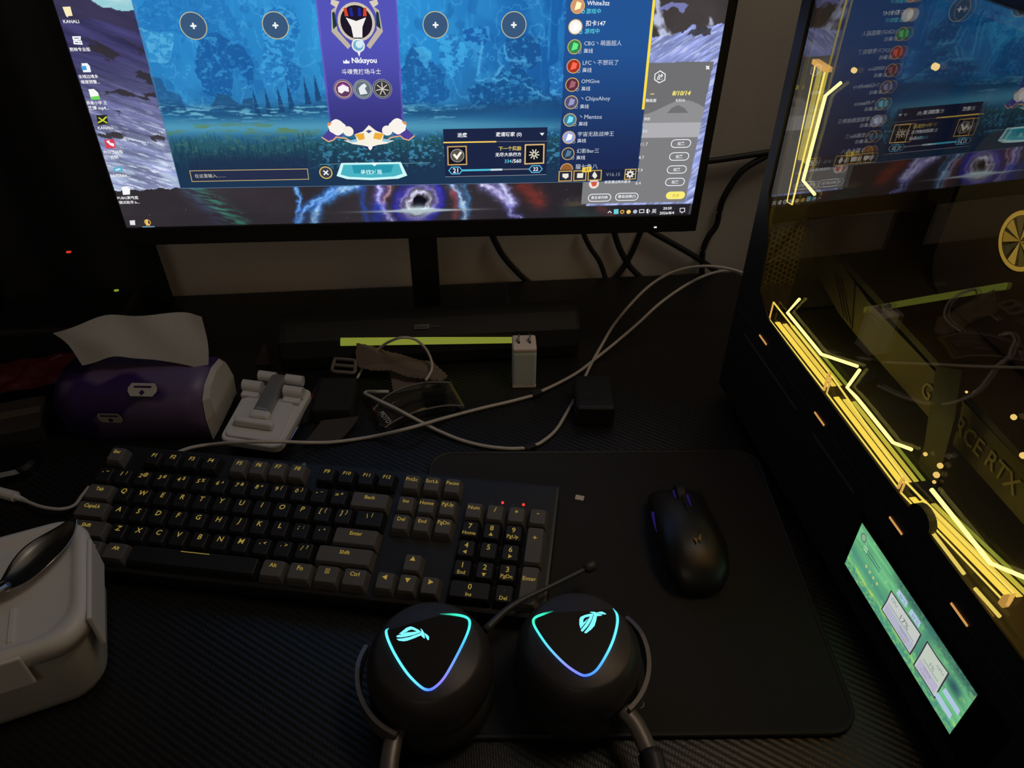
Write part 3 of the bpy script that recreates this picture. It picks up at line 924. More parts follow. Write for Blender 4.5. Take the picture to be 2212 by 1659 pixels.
# chat box, close button, find-match button
sline('chat_box', [(77.5,60.0),(192.4,59.8),(192.2,48.9),(77.2,48.8)], 0.75, (190, 168, 118), closed=True)
spoly('chat_field', [(77.5,60.0),(192.4,59.8),(192.2,48.9),(77.2,48.8)], (38, 46, 74), 0.08)
stext('在这里输入……', (81.2,54.6), (110.9,54.5), (206, 204, 192))
d = sdisc('close_button', (210.2,55.5), 6.2, (58, 62, 78))
sring('rim', (210.2,55.5), 6.6, 1.1, (222, 186, 96), parent=d)
q = (210.2,55.5)
for a in (1, -1):
    obj('cross_mark', S2(line2d([(q[0] - 2.3, q[1] - 2.3 * a), (q[0] + 2.3, q[1] + 2.3 * a)], 1.3), 0.25 + 0.01 * a), em(WHT), d)
b = spoly('find_button', [(226.6,65.4),(286.2,65.3),(291.7,50.9),(282.1,47.6),(255.2,46.7),(230.6,48.2),(220.4,51.8)], (206, 250, 250), 0.2)
spoly('button_face', [(228.7,63.5),(284.2,63.4),(287.2,53.0),(278.5,50.2),(255.5,49.2),(233.2,50.6),(224.7,53.2)], (74, 180, 196), 0.24, b)
spoly('button_face', [(236.9,62.8),(278.5,62.5),(275.6,54.7),(255.8,53.1),(238.3,54.5)], (40, 150, 172), 0.28, b)
spoly('button_glint', [(255.6,64.9),(259.4,61.4),(263.9,65.2)], (240, 255, 252), 0.3, b)
stext('寻找对局', (244.9,55.3), (266.3,55.4), (196, 244, 246), bold=0.02)
sline('button_line', [(204.9,64.4),(225.6,64.5)], 0.4, (120, 180, 190))
sline('button_line', [(287.0,63.9),(316.0,64.3)], 0.4, (120, 180, 190))
# progress card
cd = spoly('progress_card', [(329.9,98.4),(434.2,98.8),(435.1,49.1),(330.4,48.2)], (28, 38, 68), 0.10)
sline('card_rule', [(329.8,84.8),(382.8,84.9)], 1.5, (240, 200, 96), parent=cd)
sline('card_rule', [(382.8,84.9),(434.9,84.6)], 0.5, (120, 122, 134), parent=cd)
sline('card_rule', [(330.4,48.7),(435.1,49.1)], 0.5, (150, 152, 160), parent=cd)
stext('进度', (343.9,92.1), (353.6,92.4), WHT, bold=0.015)
stext('邀请玩家 (0)', (382.3,92.0), (408.3,92.1), WHT, bold=0.015)
spoly('drop_arrow', [(426.5,93.2),(431.2,93.2),(429.0,90.4)], WHT, 0.3, cd)
for pts, col in (([(333.9,80.4),(352.4,80.6),(352.6,61.7),(333.7,61.5)], (196, 158, 98)), ([(412.4,81.1),(431.3,81.3),(431.7,61.7),(412.5,61.1)], (230, 190, 126))):
    f = spoly('reward_frame', pts, (20, 22, 32), 0.14, cd)
    obj('rim', S2(line2d(pts, 1.3, True), 0.25), em(col), f)
q = (343.4,71.1)
sdisc('reward_disc', q, 6.4, (92, 84, 66), 0.2, cd)
sring('rim', q, 7.0, 0.8, (160, 160, 180), parent=cd)
sline('check_mark', [(339.7,72.6),(342.8,68.7),(347.2,74.9)], 2.4, (246, 246, 242), off=0.3, parent=cd)
q = (421.7,71.2)
for k in range(9):
    a = 2 * math.pi * k / 9 + 0.3
    obj('rosette', S2(line2d([(q[0] + 1.2 * math.cos(a), q[1] + 1.2 * math.sin(a)), (q[0] + 5.4 * math.cos(a + 0.25), q[1] + 5.4 * math.sin(a + 0.25))], 1.1), 0.25), em((228, 220, 200)), cd)
stext('下一个奖励', (385.2,77.7), (408.2,77.8), (232, 206, 96), bold=0.015)
stext('无尽大杀四方', (381.9,71.4), (408.4,71.5), WHT, bold=0.015)
stext('334', (391.4,64.4), (398.6,64.3), (100, 204, 230), bold=0.015)
stext('/560', (399.1,64.3), (408.6,64.6), WHT, bold=0.015)
sline('progress_bar', [(346.8,55.3),(389.2,55.5)], 2.0, (80, 190, 220), parent=cd)
sline('progress_bar', [(377.2,55.4),(389.2,55.5)], 2.0, (206, 220, 224), parent=cd, off=0.3)
sline('progress_bar', [(389.2,55.5),(418.0,55.5)], 1.2, (128, 130, 138), parent=cd)
for q, t in (((341.1,55.4), '21'), ((423.8,55.4), '22')):
    hx_ = [(q[0] - 6.8, q[1]), (q[0] - 4, q[1] + 3.6), (q[0] + 4, q[1] + 3.6), (q[0] + 6.8, q[1]), (q[0] + 4, q[1] - 3.6), (q[0] - 4, q[1] - 3.6)]
    h = spoly('level_badge', hx_, (26, 34, 62), 0.32)
    obj('rim', S2(line2d(hx_, 1.0, True), 0.36), em((88, 190, 232)), h)
    stext(t, (q[0] - 2.7, q[1]), (q[0] + 2.7, q[1]), WHT, off=0.4, bold=0.02)
# friends list
CY = (96, 216, 232)
GR = (206, 214, 224)
rows = [(1248, 13, (214, 150, 110), 'White3zz', 1268, 1317, 7, '游戏中', 1266, 1298, 24, CY, WHT),
        (1243, 58, (250, 246, 240), '扣卡147', 1265, 1308, 50, '游戏中', 1263, 1295, 67, CY, WHT),
        (1241, 101, (52, 138, 76), 'CBG丶萌面超人', 1262, 1343, 93, '离线', 1261, 1281, 110, GR, GR),
        (1239, 143, (168, 52, 36), 'LFC丶不想玩了', 1259, 1336, 135, '离线', 1258, 1278, 151, GR, GR),
        (1236, 183, (92, 48, 58), 'OMGive', 1256, 1295, 175, '离线', 1256, 1275, 191, GR, GR),
        (1234, 221, (84, 84, 116), '丶ChipsAhoy', 1255, 1318, 214, '离线', 1253, 1272, 230, GR, GR),
        (1231, 259, (66, 128, 148), '丶Mentos', 1252, 1300, 252, '离线', 1250, 1269, 267, GR, GR),
        (1229, 297, (150, 168, 226), '宇宙无敌战神王', 1248, 1326, 289, '离线', 1247, 1266, 304, GR, GR),
        (1227, 332, (40, 62, 84), '幻影Ber三', 1246, 1294, 326, '离线', 1245, 1264, 340, GR, GR)]
SROWS = [(456.5,210.2),(464.9,212.6),(485.8,212.9),(464.6,205.6),(478.3,206.3),(455.6,192.5),(465.0,195.3),(483.6,196.0),(464.6,188.5),(478.5,189.2),(456.0,175.0),(465.0,177.9),(500.7,178.5),(465.1,171.3),(473.9,171.4),(456.3,157.4),(465.0,160.6),(499.5,160.8),(465.1,153.7),(474.1,153.9),(456.2,140.2),(465.0,143.4),(482.7,143.4),(465.5,136.3),(474.2,136.5),(456.4,123.3),(465.9,126.1),(494.9,126.3),(465.5,119.1),(474.2,119.2),(456.2,105.9),(465.8,108.8),(488.2,108.8),(465.4,101.9),(474.3,102.0),(456.4,88.1),(465.2,91.5),(502.2,91.4),(465.2,84.6),(474.2,84.7),(456.6,71.1),(465.5,73.9),(488.5,74.0),(465.5,66.8),(474.7,66.9)]
for i, rw in enumerate(rows):
    c, a0, a1, b0, b1 = SROWS[5 * i:5 * i + 5]
    d = sdisc('avatar', c, 6.4, rw[2])
    sring('rim', c, 6.7, 0.8, (214, 176, 110), parent=d)
    lc = tuple(min(255, int(x * 1.5 + 30)) for x in rw[2])
    spoly('avatar_mark', [(c[0] - 3, c[1] - 3.5), (c[0] + 2.5, c[1] - 2), (c[0] + 3.5, c[1] + 2.5), (c[0] - 1, c[1] + 4)], lc, 0.25, d)
    sring('status_dot', (c[0] + 5.2, c[1] - 4.6), 1.7, 0.6, (110, 214, 232) if i < 2 else (150, 160, 176), parent=d, off=0.3, n=16)
    stext(rw[3], a0, a1, rw[12], bold=0.012 if i < 2 else 0.0)
    stext(rw[7], b0, b1, rw[11], bold=0.006)
stext('猫七鱼八', (465.3,56.6), (488.6,57.7), GR)
d = sdisc('avatar', (456.2,54.3), 6.2, (150, 96, 52))
sring('rim', (456.2,54.3), 6.7, 0.8, (214, 176, 110), parent=d)
# client footer buttons
ft = spoly('footer_bar', [(448.0,53.9),(531.1,53.9),(531.1,41.6),(447.7,41.7)], (26, 36, 66), 0.4)
for pts in ([(448.6,52.4),(461.7,52.6),(461.9,41.9),(448.7,41.7)], [(464.1,52.6),(476.8,52.6),(477.1,42.2),(464.4,41.9)], [(479.2,52.6),(492.9,52.8),(493.4,42.3),(479.6,42.1)], [(518.4,53.1),(529.7,53.4),(530.0,42.6),(518.6,42.3)]):
    f = spoly('footer_button', pts, (40, 44, 58), 0.45, ft)
    obj('rim', S2(line2d(pts, 1.0, True), 0.5), em((214, 174, 92)), f)
for pts in ([(452.1,49.8),(458.4,49.9),(458.7,46.1),(455.9,44.1),(452.3,46.2)], [(467.7,50.0),(474.1,50.1),(474.0,44.8),(467.6,44.9)], [(484.0,48.7),(485.7,51.7),(487.9,49.1),(489.1,46.5),(486.9,43.5),(483.7,46.6)]):
    spoly('footer_mark', pts, (236, 232, 220), 0.55, ft)
q = (523.9,47.9)
obj('footer_mark', S2(ring2d(q[0], q[1], 3.6, 1.5, 10), 0.55), em((232, 226, 214)), ft)
for k in range(8):
    a = math.pi * k / 4
    obj('footer_mark', S2(line2d([(q[0] + 3 * math.cos(a), q[1] + 3 * math.sin(a)), (q[0] + 4.6 * math.cos(a), q[1] + 4.6 * math.sin(a))], 1.2), 0.56), em((232, 226, 214)), ft)
stext('V16.15', (498.3,47.9), (513.1,48.1), (150, 156, 170), off=0.5)
spoly('count_badge', [(472.6,56.5),(482.3,56.8),(482.3,51.2),(472.5,50.9)], (240, 206, 84), 0.6, ft)
stext('47', (475.2,53.9), (480.1,53.8), (70, 60, 30), off=0.7)
# grey match window content
sline('close_cross', [(586.3,156.7),(589.8,153.7)], 1.3, WHT)
sline('close_cross', [(586.8,153.7),(589.3,156.7)], 1.3, WHT, off=0.22)
sline('hexagon', [(541.4,152.5),(546.8,149.4),(547.2,143.8),(542.0,141.2),(537.0,144.3),(536.7,149.5)], 0.9, WHT, closed=True)
stext('战', (539.4,146.9), (544.9,146.8), WHT, bold=0.02)
stext('--', (534.7,130.6), (538.4,130.5), (240, 220, 120), bold=0.03)
stext('8/10/14', (556.6,130.8), (575.1,131.5), (248, 232, 120), bold=0.03, shear=0.15)
stext('熟练度', (530.9,124.3), (541.6,124.2), WHT, bold=0.01)
stext('K/D/A', (561.4,124.0), (570.7,124.3), WHT, bold=0.012)
stext('评价', (531.4,105.9), (538.0,105.8), WHT, bold=0.01)
for t, a, b_ in (('8.6', (531.5,93.6), (536.3,93.6)), ('11.7', (531.3,79.7), (538.6,80.0)), ('8.7', (531.1,65.9), (536.5,65.8)), ('7.9', (531.4,51.8), (536.8,52.2)), ('8.4', (531.2,37.4), (536.6,37.8))):
    stext(t, a, b_, (236, 236, 236))


def pill(pts_c, w, h, col, fill=None):
    c = pts_c
    P = []
    for s, a0 in ((1, -90), (-1, 90)):
        P += [(c[0] + s * (w / 2 - h / 2) + h / 2 * math.cos(math.radians(a0 + 180 * k / 8)), c[1] + h / 2 * math.sin(math.radians(a0 + 180 * k / 8))) for k in range(9)]
    if fill:
        return spoly('pill_button', P, fill, 0.2)
    return sline('pill_button', P, 0.8, col, closed=True)


for q in ((573.5,80.0), (573.8,66.2), (573.5,52.0), (573.7,38.1)):
    pill(q, 20.5, 8.2, WHT)
    stext('拉黑', (q[0] - 3.6, q[1]), (q[0] + 3.6, q[1]), WHT, bold=0.02)
pill((576.6,22.8), 21, 8.8, None, (250, 236, 120))
stext('关闭', (573.0,22.8), (580.1,22.7), (190, 160, 30))
pill((493.8,22.0), 24.5, 8.2, WHT)
stext('黑名单列表', (484.7,22.2), (502.8,22.3), WHT, bold=0.01)
pill((523.4,22.3), 24.5, 8.2, WHT)
stext('最佳战绩(7)', (513.8,22.6), (532.9,22.7), WHT, bold=0.01)
stext('给普通过两天星河', (497.6,39.2), (525.3,40.1), WHT, bold=0.01)
sdisc('avatar', (486.4,37.8), 5.4, (236, 222, 212))
spoly('avatar_mark', [(482.8,39.5),(489.6,40.4),(489.0,35.7),(485.2,34.7)], (214, 90, 70), 0.2)
# taskbar
spoly('tray_icon', [(510.8,8.1),(515.8,8.3),(516.4,2.6),(511.3,2.4)], (110, 206, 220), 0.2)
sring('tray_icon', (520.3,4.9), 2.3, 1.1, (240, 176, 60), n=18)
sdisc('tray_icon', (527.4,4.7), 2.4, (244, 206, 110))
sdisc('tray_icon', (534.6,4.8), 2.3, (176, 196, 214))
sline('tray_icon', [(504.6,3.9),(506.4,6.1),(508.6,3.8)], 0.8, WHT)
sline('tray_icon', [(539.2,6.9),(544.0,7.1),(544.5,3.5),(539.6,3.3)], 0.7, WHT, closed=True)
sline('tray_icon', [(546.8,5.9),(548.2,7.0),(548.7,3.1),(547.0,4.3)], 1.2, WHT)
sline('tray_icon', [(549.7,6.7),(550.7,5.0),(550.2,3.4)], 0.5, WHT)
stext('英', (553.0,4.9), (558.2,5.1), WHT)
stext('20:50', (565.2,7.9), (574.7,8.0), WHT, bold=0.012)
stext('2026/8/4', (562.1,2.5), (578.2,2.4), WHT, bold=0.012)
sline('tray_icon', [(584.1,7.5),(589.2,7.6),(589.9,3.5),(587.9,3.3),(587.0,1.9),(586.3,3.3),(584.7,3.3)], 0.7, WHT, closed=True)
for pts in ([(5.1,7.7),(10.5,8.1),(9.4,2.6),(4.4,2.8)]):
    pass
spoly('start_mark', [(5.1,7.7),(10.5,8.1),(9.4,2.6),(4.4,2.8)], (228, 230, 232), 0.2)
sring('client_mark', (22.4,5.5), 3.2, 0.8, (226, 184, 96))
spoly('client_mark', [(20.8,8.1),(23.3,8.6),(22.8,3.3),(24.2,3.3),(23.8,1.7),(20.1,1.8)], (240, 196, 96), 0.25)
sline('active_rule', [(15.9,0.1),(28.0,0.0)], 1.3, (140, 196, 240))
# desktop shortcuts
for pts, col in (([(6.0,209.9),(12.6,210.2),(12.2,202.8),(8.2,202.5),(7.8,201.3),(6.6,202.5)], (250, 236, 190)), ([(6.8,163.0),(11.8,163.3),(13.4,160.9),(12.9,155.3),(6.0,155.3)], (240, 246, 250)),
                 ([(5.7,140.1),(10.7,140.4),(13.4,137.0),(13.3,131.1),(5.4,131.2)], (246, 250, 246)), ([(5.4,116.2),(15.1,116.5),(13.7,107.7),(4.2,106.9)], (40, 40, 36)),
                 ([(5.4,92.6),(14.6,93.4),(14.1,84.2),(4.9,83.9)], (214, 66, 92)), ([(5.3,64.7),(13.9,65.5),(13.8,60.7),(5.4,60.4)], (90, 176, 214)), ([(7.8,44.4),(13.0,45.2),(15.4,42.7),(13.6,36.3),(6.7,36.0)], (246, 248, 250))):
    spoly('shortcut_icon', pts, col, 0.15)
spoly('icon_mark', [(5.7,160.6),(10.2,160.9),(9.9,157.3),(5.7,156.9)], (70, 160, 214), 0.2)
spoly('icon_mark', [(5.7,133.3),(13.7,134.1),(13.5,130.7),(5.6,130.6)], (110, 214, 90), 0.2)
spoly('icon_mark', [(6.7,91.2),(9.9,92.1),(10.1,89.8),(13.3,88.8),(12.8,85.6),(9.7,87.0)], (250, 240, 244), 0.2)
spoly('icon_mark', [(6.5,62.8),(11.3,64.1),(12.6,62.7),(7.9,61.3)], (200, 236, 246), 0.2)
sline('icon_mark', [(6.8,114.0),(9.8,111.3),(13.2,108.6)], 1.2, (206, 220, 60))
sline('icon_mark', [(4.9,109.1),(9.8,111.3),(14.2,114.7)], 1.2, (206, 220, 60), off=0.22)
for pts in ([(6.9,185.4),(12.8,185.4),(12.2,183.6),(6.7,183.5)], [(6.6,181.9),(12.5,181.9),(12.5,179.6),(6.3,180.0)]):
    sline('shortcut_icon', pts, 1.3, WHT, closed=True)
sline('shortcut_icon', [(7.6,183.9),(10.9,180.7)], 1.3, WHT, off=0.22)
for t, a, b_ in (('KANALI', (2.9,198.2), (16.1,198.3)), ('剪映专业版', (0.7,174.9), (18.3,175.2)), ('全域边境多', (0.7,151.3), (18.0,151.9)), ('维度预警...', (1.3,146.7), (17.7,147.0)),
                 ('辰星小学 王', (0.2,127.6), (18.6,128.1)), ('艺博 mp4...', (0.3,122.7), (18.7,122.9)), ('KANALI', (3.3,104.1), (16.6,104.3)), ('向日葵远程', (1.3,80.3), (19.2,80.9)),
                 ('控制', (6.3,75.3), (13.3,75.4)), ('bb90bba...', (1.2,56.7), (19.3,56.8)), ('PUBG灵敏度', (0.4,32.6), (20.8,33.2)), ('调试助手.h...', (0.4,27.8), (20.3,28.1))):
    stext(t, a, b_, (250, 250, 250), bold=0.012)

# ------------------------------------------------------------------ soundbar under the monitor
sb = root('soundbar', (-0.03, 0.785, 0.0), 'long low black soundbar with a yellow-green light strip under the monitor', 'speaker')
prof = [(0.745, 0.004), (0.742, 0.020), (0.747, 0.040), (0.765, 0.054), (0.785, 0.056), (0.792, 0.050), (0.794, 0.004)]
x0, x1 = -0.205, 0.150
rings = []
for x, k in ((x0, 0.86), (x0 + 0.004, 0.96), (x0 + 0.010, 1.0), (x1 - 0.010, 1.0), (x1 - 0.004, 0.96), (x1, 0.86)):
    rings.append([(x, 0.768 + (y - 0.768) * k, 0.030 + (z - 0.030) * k if z > 0.01 else z) for y, z in prof])
body = obj('body', loft(rings), M_MATTE, sb)
sp = [(-0.131,0.7425,0.0437),(0.0715,0.7425,0.0338),(0.0715,0.7425,0.0265),(-0.1322,0.7425,0.0346)]
obj('light_strip', ([(p[0], 0.7436 - 0.0004, p[2]) for p in sp] + [(p[0], 0.7466, p[2]) for p in sp], [(0, 1, 2, 3), (4, 5, 6, 7), (0, 1, 5, 4), (1, 2, 6, 5), (2, 3, 7, 6), (3, 0, 4, 7)]), em((128, 136, 50), 0.9), sb)
M_FAINT = pmat('faint_print', (0.10, 0.11, 0.11), 0.6)
c = np.array([-0.037, 0.7555, 0.0475])
ey = np.array([0, 0.018, 0.014]) / 0.0228
en = np.array([0, -0.014, 0.018]) / 0.0228
obj('maker_plate', ([(c + p[0] * np.array([1.0, 0, 0]) + p[1] * ey + 0.0009 * en).tolist() for p in ((-0.009, -0.0028), (0.009, -0.0028), (0.009, 0.0028), (-0.009, 0.0028))], [(0, 1, 2, 3)]), M_FAINT, sb)
obj('maker_name', text_geo('Lenovo', c + 0.0012 * en, np.array([1.0, 0, 0]), ey, width=0.0135, bold=0.01), M_BLACK, sb)
obj('maker_name', text_geo('Speaker', c + np.array([0.0165, 0, 0]) + 0.0010 * en, np.array([1.0, 0, 0]), ey, width=0.012), M_FAINT, sb)

# ------------------------------------------------------------------ desktop computer with a mirror-tinted glass side
PCO = np.array((0.2986,0.6483,0))
PCT = np.array((0.064689, -0.997905, 0.0))
PCN = np.array((0.997905, 0.064689, 0.0))
ZUP = np.array([0, 0, 1.0])


def pcg(geo):
    """(s along the side, d depth into the case, z up) -> world"""
    return xf(geo, PCO, (PCT, PCN, ZUP))


def pc(s, d, z):
    return PCO + s * PCT + d * PCN + z * ZUP


def sheet(poly, d0, d1):
    """prism of an outline drawn on the side (s, z), thickness along d"""
    V, F = prism([(p[0], p[1]) for p in poly], d0, d1)
    return pcg(([(v[0], v[2], v[1]) for v in V], F))


comp = root('desktop_computer', tuple(pc(0.22, 0.11, 0.0)), 'black computer tower with yellow lights behind its glass side, at the right', 'computer')
for s_ in (0.02, 0.42):
    for d_ in (0.03, 0.19):
        obj('foot', pcg(box(s_ - 0.02, s_ + 0.02, d_ - 0.012, d_ + 0.012, 0.0, 0.016, 0.002)), M_RUBBER, comp)
low = obj('lower_panel', sheet([(-0.015, 0.014), (-0.015, 0.47), (0.0, 0.47), (0.0, 0.25), (0.020, 0.208), (0.027, 0.160), (0.055, 0.145), (0.48, 0.145), (0.48, 0.014)], 0.0, 0.0016), M_DARKMETAL, comp)
obj('power_bay', pcg(box(-0.015, 0.48, 0.0016, 0.22, 0.014, 0.112)), M_DARKMETAL, comp)
obj('inner_floor', pcg(box(0.0, 0.48, 0.006, 0.205, 0.112, 0.1145)), M_INNER, comp)
obj('far_panel', pcg(box(-0.015, 0.48, 0.212, 0.22, 0.112, 0.47)), M_DARKMETAL, comp)
obj('inner_tray', pcg(box(0.0, 0.48, 0.205, 0.212, 0.1145, 0.455)), M_INNER, comp)
obj('top_panel', pcg(box(-0.015, 0.48, 0.006, 0.212, 0.455, 0.47)), M_DARKMETAL, comp)
obj('front_panel', pcg(box(0.472, 0.48, 0.006, 0.212, 0.112, 0.455)), M_DARKMETAL, comp)
obj('rear_panel', pcg(box(-0.015, -0.009, 0.006, 0.212, 0.112, 0.455)), M_INNER, comp)
# honeycomb vent inside the rear corner
hexes = []
hp = 0.0058
for i in range(9):
    for j in range(11):
        d_ = 0.008 + i * hp * 0.866 * 1.0
        z_ = 0.150 + (j + 0.5 * (i % 2)) * hp
        ro, ri = hp * 0.577, hp * 0.577 * 0.74
        V = []
        for r_ in (ro, ri):
            V += [(-0.002, d_ + r_ * math.cos(math.pi / 3 * k), z_ + r_ * math.sin(math.pi / 3 * k)) for k in range(6)]
        hexes.append((V, [(k, (k + 1) % 6, 6 + (k + 1) % 6, 6 + k) for k in range(6)]))
M_BRASS = pmat('warm_grey_metal', (0.30, 0.26, 0.19), 0.5, metal=0.2, noise=0.2)
obj('honeycomb_vent', pcg(join(*hexes)), M_BRASS, comp)
obj('corner_post', pcg(box(-0.009, -0.001, 0.007, 0.011, 0.146, 0.455)), M_BRASS, comp)


def glass_mat():
    m = bpy.data.materials.new('mirror_tinted_glass')
    m.use_nodes = True
    nt = m.node_tree
    nt.nodes.remove(nt.nodes['Principled BSDF'])
    t = nt.nodes.new('ShaderNodeBsdfTransparent')
    t.inputs[0].default_value = (0.86, 0.86, 0.84, 1)
    g = nt.nodes.new('ShaderNodeBsdfGlossy')
    g.inputs['Roughness'].default_value = 0.0
    g.inputs['Color'].default_value = (1, 1, 1, 1)
    mx = nt.nodes.new('ShaderNodeMixShader')
    mx.inputs[0].default_value = 0.17
    nt.links.new(t.outputs[0], mx.inputs[1])
    nt.links.new(g.outputs[0], mx.inputs[2])
    nt.links.new(mx.outputs[0], nt.nodes['Material Output'].inputs[0])
    return m


obj('glass_panel', sheet([(-0.008, 0.455), (-0.008, 0.2302), (0.0105, 0.1982), (0.0175, 0.1503), (0.0352, 0.130), (0.470, 0.130), (0.470, 0.455)], 0.0018, 0.0048), glass_mat(), comp)
# side vents and the thin seam that leaks light
M_GROOVE = pmat('vent_bar', (0.060, 0.058, 0.056), 0.35, noise=0.2)  # reflection along the vent ridges put into a lighter grey
for a_, b_ in ((0.016, 0.140), (0.172, 0.245)):
    obj('vent_bar', pcg(box(a_, b_, -0.0012, 0.001, 0.1018, 0.1042, 0.0008)), M_GROOVE, comp)
obj('seam', pcg(box(-0.010, 0.46, -0.0004, 0.001, 0.1204, 0.1210)), M_GROOVE, comp)
for a_, b_ in ((0.046, 0.0625), (0.165, 0.1825), (0.287, 0.304), (0.364, 0.382)):
    obj('light_slot', pcg(box(a_, b_, -0.0007, 0.001, 0.1212, 0.1228)), em((206, 148, 84), 1.0), comp)

# ---- light strips (yellow)
LH = em((255, 236, 124), 4.2)
LB = em((255, 226, 100), 1.8)
LG = em((236, 178, 84), 1.0)


def led(name, pts, r, mat, d=0.008, parent=None):
    return obj(name, tube([pc(p[0], d, p[1]) for p in pts], r, 6, up=tuple(PCN)), mat, parent or comp)


zig1 = led('light_line', [(0.0834,0.1861),(0.0702,0.1632),(0.1377,0.1638),(0.1868,0.1873)], 0.0014, LH)
led('light_line', [(0.1908,0.1867),(0.1837,0.1632),(0.1981,0.1646),(0.2526,0.1649),(0.2714,0.1753)], 0.0014, LH)
led('light_line', [(0.302,0.1657),(0.3671,0.1657),(0.3894,0.1804),(0.4028,0.1896)], 0.0015, LH)
led('light_line', [(0.0589,0.3684),(0.0419,0.3531),(0.0405,0.2803),(0.0638,0.2779)], 0.0014, LH)
# framed strip along the lower edge: three cells, mirror reflections built as glowing bands
cells = [([(0.044,0.1582),(0.1569,0.1588),(0.1579,0.1399),(0.0443,0.1386)], 0), ([(0.1611,0.1586),(0.2761,0.1514),(0.2757,0.1402),(0.1628,0.1403)], 1), ([(0.2795,0.1509),(0.3903,0.1661),(0.3908,0.1556),(0.2798,0.1396)], 2)]
for (tl, tr, br, bl), k in cells:
    fr = obj('light_frame', join(tube([pc(p[0], 0.007, p[1]) for p in (tl, tr)], 0.0008, 6), tube([pc(p[0], 0.007, p[1]) for p in (bl, br)], 0.0007, 6)), LB, comp)
    obj('frame_end', join(tube([pc(p[0], 0.007, p[1]) for p in (tl, bl)], 0.0009, 6), tube([pc(p[0], 0.007, p[1]) for p in (tr, br)], 0.0012, 6)), em((240, 184, 92), 1.5), fr)
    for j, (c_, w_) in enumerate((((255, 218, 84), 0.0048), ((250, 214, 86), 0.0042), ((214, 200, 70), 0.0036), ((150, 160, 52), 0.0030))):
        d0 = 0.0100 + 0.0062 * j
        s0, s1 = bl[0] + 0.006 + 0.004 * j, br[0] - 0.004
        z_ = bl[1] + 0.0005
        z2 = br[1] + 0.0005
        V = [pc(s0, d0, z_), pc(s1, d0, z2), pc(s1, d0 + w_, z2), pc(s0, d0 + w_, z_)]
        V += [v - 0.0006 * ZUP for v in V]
        obj('mirror_reflection', ([v.tolist() for v in V], [(0, 1, 2, 3), (4, 5, 6, 7), (0, 1, 5, 4), (1, 2, 6, 5), (2, 3, 7, 6), (3, 0, 4, 7)]), em(c_, 1.9 - 0.25 * j), fr)
led('edge_highlight', [(0.0491,0.1383),(0.2488,0.1406),(0.3043,0.1402)], 0.0005, em((190, 136, 56), 0.7), d=0.0045)  # highlight on the glass edge drawn as a dim glowing line
obj('end_cap', pcg(xf(box(-0.0022, 0.0022, 0.005, 0.010, -0.0040, 0.0040, 0.0006), ((0.3884,0.1559)[0], 0.0, (0.3884,0.1559)[1]))), LG, comp)
# rear upright strip
fr = obj('light_frame', join(tube([pc(p[0], 0.007, p[1]) for p in [(0.0342,0.3736),(0.034,0.2548)]], 0.0009, 6), tube([pc(p[0], 0.007, p[1]) for p in [(0.0169,0.3698),(0.0243,0.253),(0.034,0.2548)]], 0.0006, 6)), LB, comp)
obj('frame_end', pcg(box((0.0165,0.3737)[0] - 0.001, (0.0393,0.3758)[0], 0.004, 0.010, 0.3705, 0.3745, 0.0006)), LG, fr)
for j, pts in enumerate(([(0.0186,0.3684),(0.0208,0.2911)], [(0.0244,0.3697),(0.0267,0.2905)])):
    led('mirror_reflection', pts, 0.0021, em((226, 206, 74), 0.75 - 0.1 * j), d=0.0115 + 0.002 * j, parent=fr)  # reflected lines of the strip, drawn as dimmer glowing tubes
# short bars below the glass edge
for pts in ([(0.318,0.1422),(0.3568,0.1423)], [(0.3683,0.1422),(0.3918,0.1448)]):
    led('light_bar', pts, 0.0013, em((255, 226, 110), 1.5), d=0.006)
for pts in ([(0.3162,0.1393),(0.3526,0.1391)], [(0.3661,0.1401),(0.3891,0.1412)]):
    led('light_bar', pts, 0.0008, em((176, 122, 52), 0.7), d=0.005)
q = (0.3127,0.1484)
obj('latch', pcg(xf(([(0.012 * math.cos(a), dd, 0.010 * math.sin(a)) for dd in (-0.002, 0.004) for a in np.linspace(0, 2 * math.pi, 17)[:-1]],
                     [(k, (k + 1) % 16, 16 + (k + 1) % 16, 16 + k) for k in range(16)] + [tuple(range(16)), tuple(range(16, 32))]), (q[0], 0, q[1]))), M_DARKMETAL, comp)

# ---- inside the case
M_SHROUD = pmat('card_shroud', (0.080, 0.068, 0.050), 0.42, metal=0.3, noise=0.15, nscale=250)
gpu = obj('graphics_card', sheet([(0.010, 0.208), (0.030, 0.184), (0.052, 0.176), (0.085, 0.168), (0.120, 0.166), (0.345, 0.166), (0.345, 0.200), (0.12, 0.202), (0.05, 0.212)], 0.050, 0.165), M_SHROUD, comp)
obj('card_backplate', sheet([(0.000, 0.222), (0.345, 0.208), (0.345, 0.203), (0.0, 0.215)], 0.046, 0.17), M_DARKMETAL, gpu)
for a_, b_ in ((0.060, 0.094), (0.066, 0.100), (0.072, 0.106)):
    obj('groove', sheet([(a_, 0.199), (a_ + 0.0014, 0.199), (b_ + 0.0014, 0.170), (b_, 0.170)], 0.0494, 0.0504), M_DARKMETAL, gpu)
obj('groove', sheet([(0.094, 0.206), (0.0955, 0.206), (0.111, 0.167), (0.1095, 0.167)], 0.0492, 0.0504), M_DARKMETAL, gpu)
obj('card_name', text_geo('GEFORCE RTX', pc(0.270, 0.0490, 0.1835), PCT, ZUP, width=0.112, height=0.014, bold=0.01), pmat('card_lettering', (0.30, 0.25, 0.13), 0.4), gpu)
obj('motherboard', pcg(box(0.02, 0.33, 0.196, 0.203, 0.16, 0.44)), pmat('board_brown', (0.06, 0.05, 0.04), 0.4, noise=0.4, nscale=120), comp)
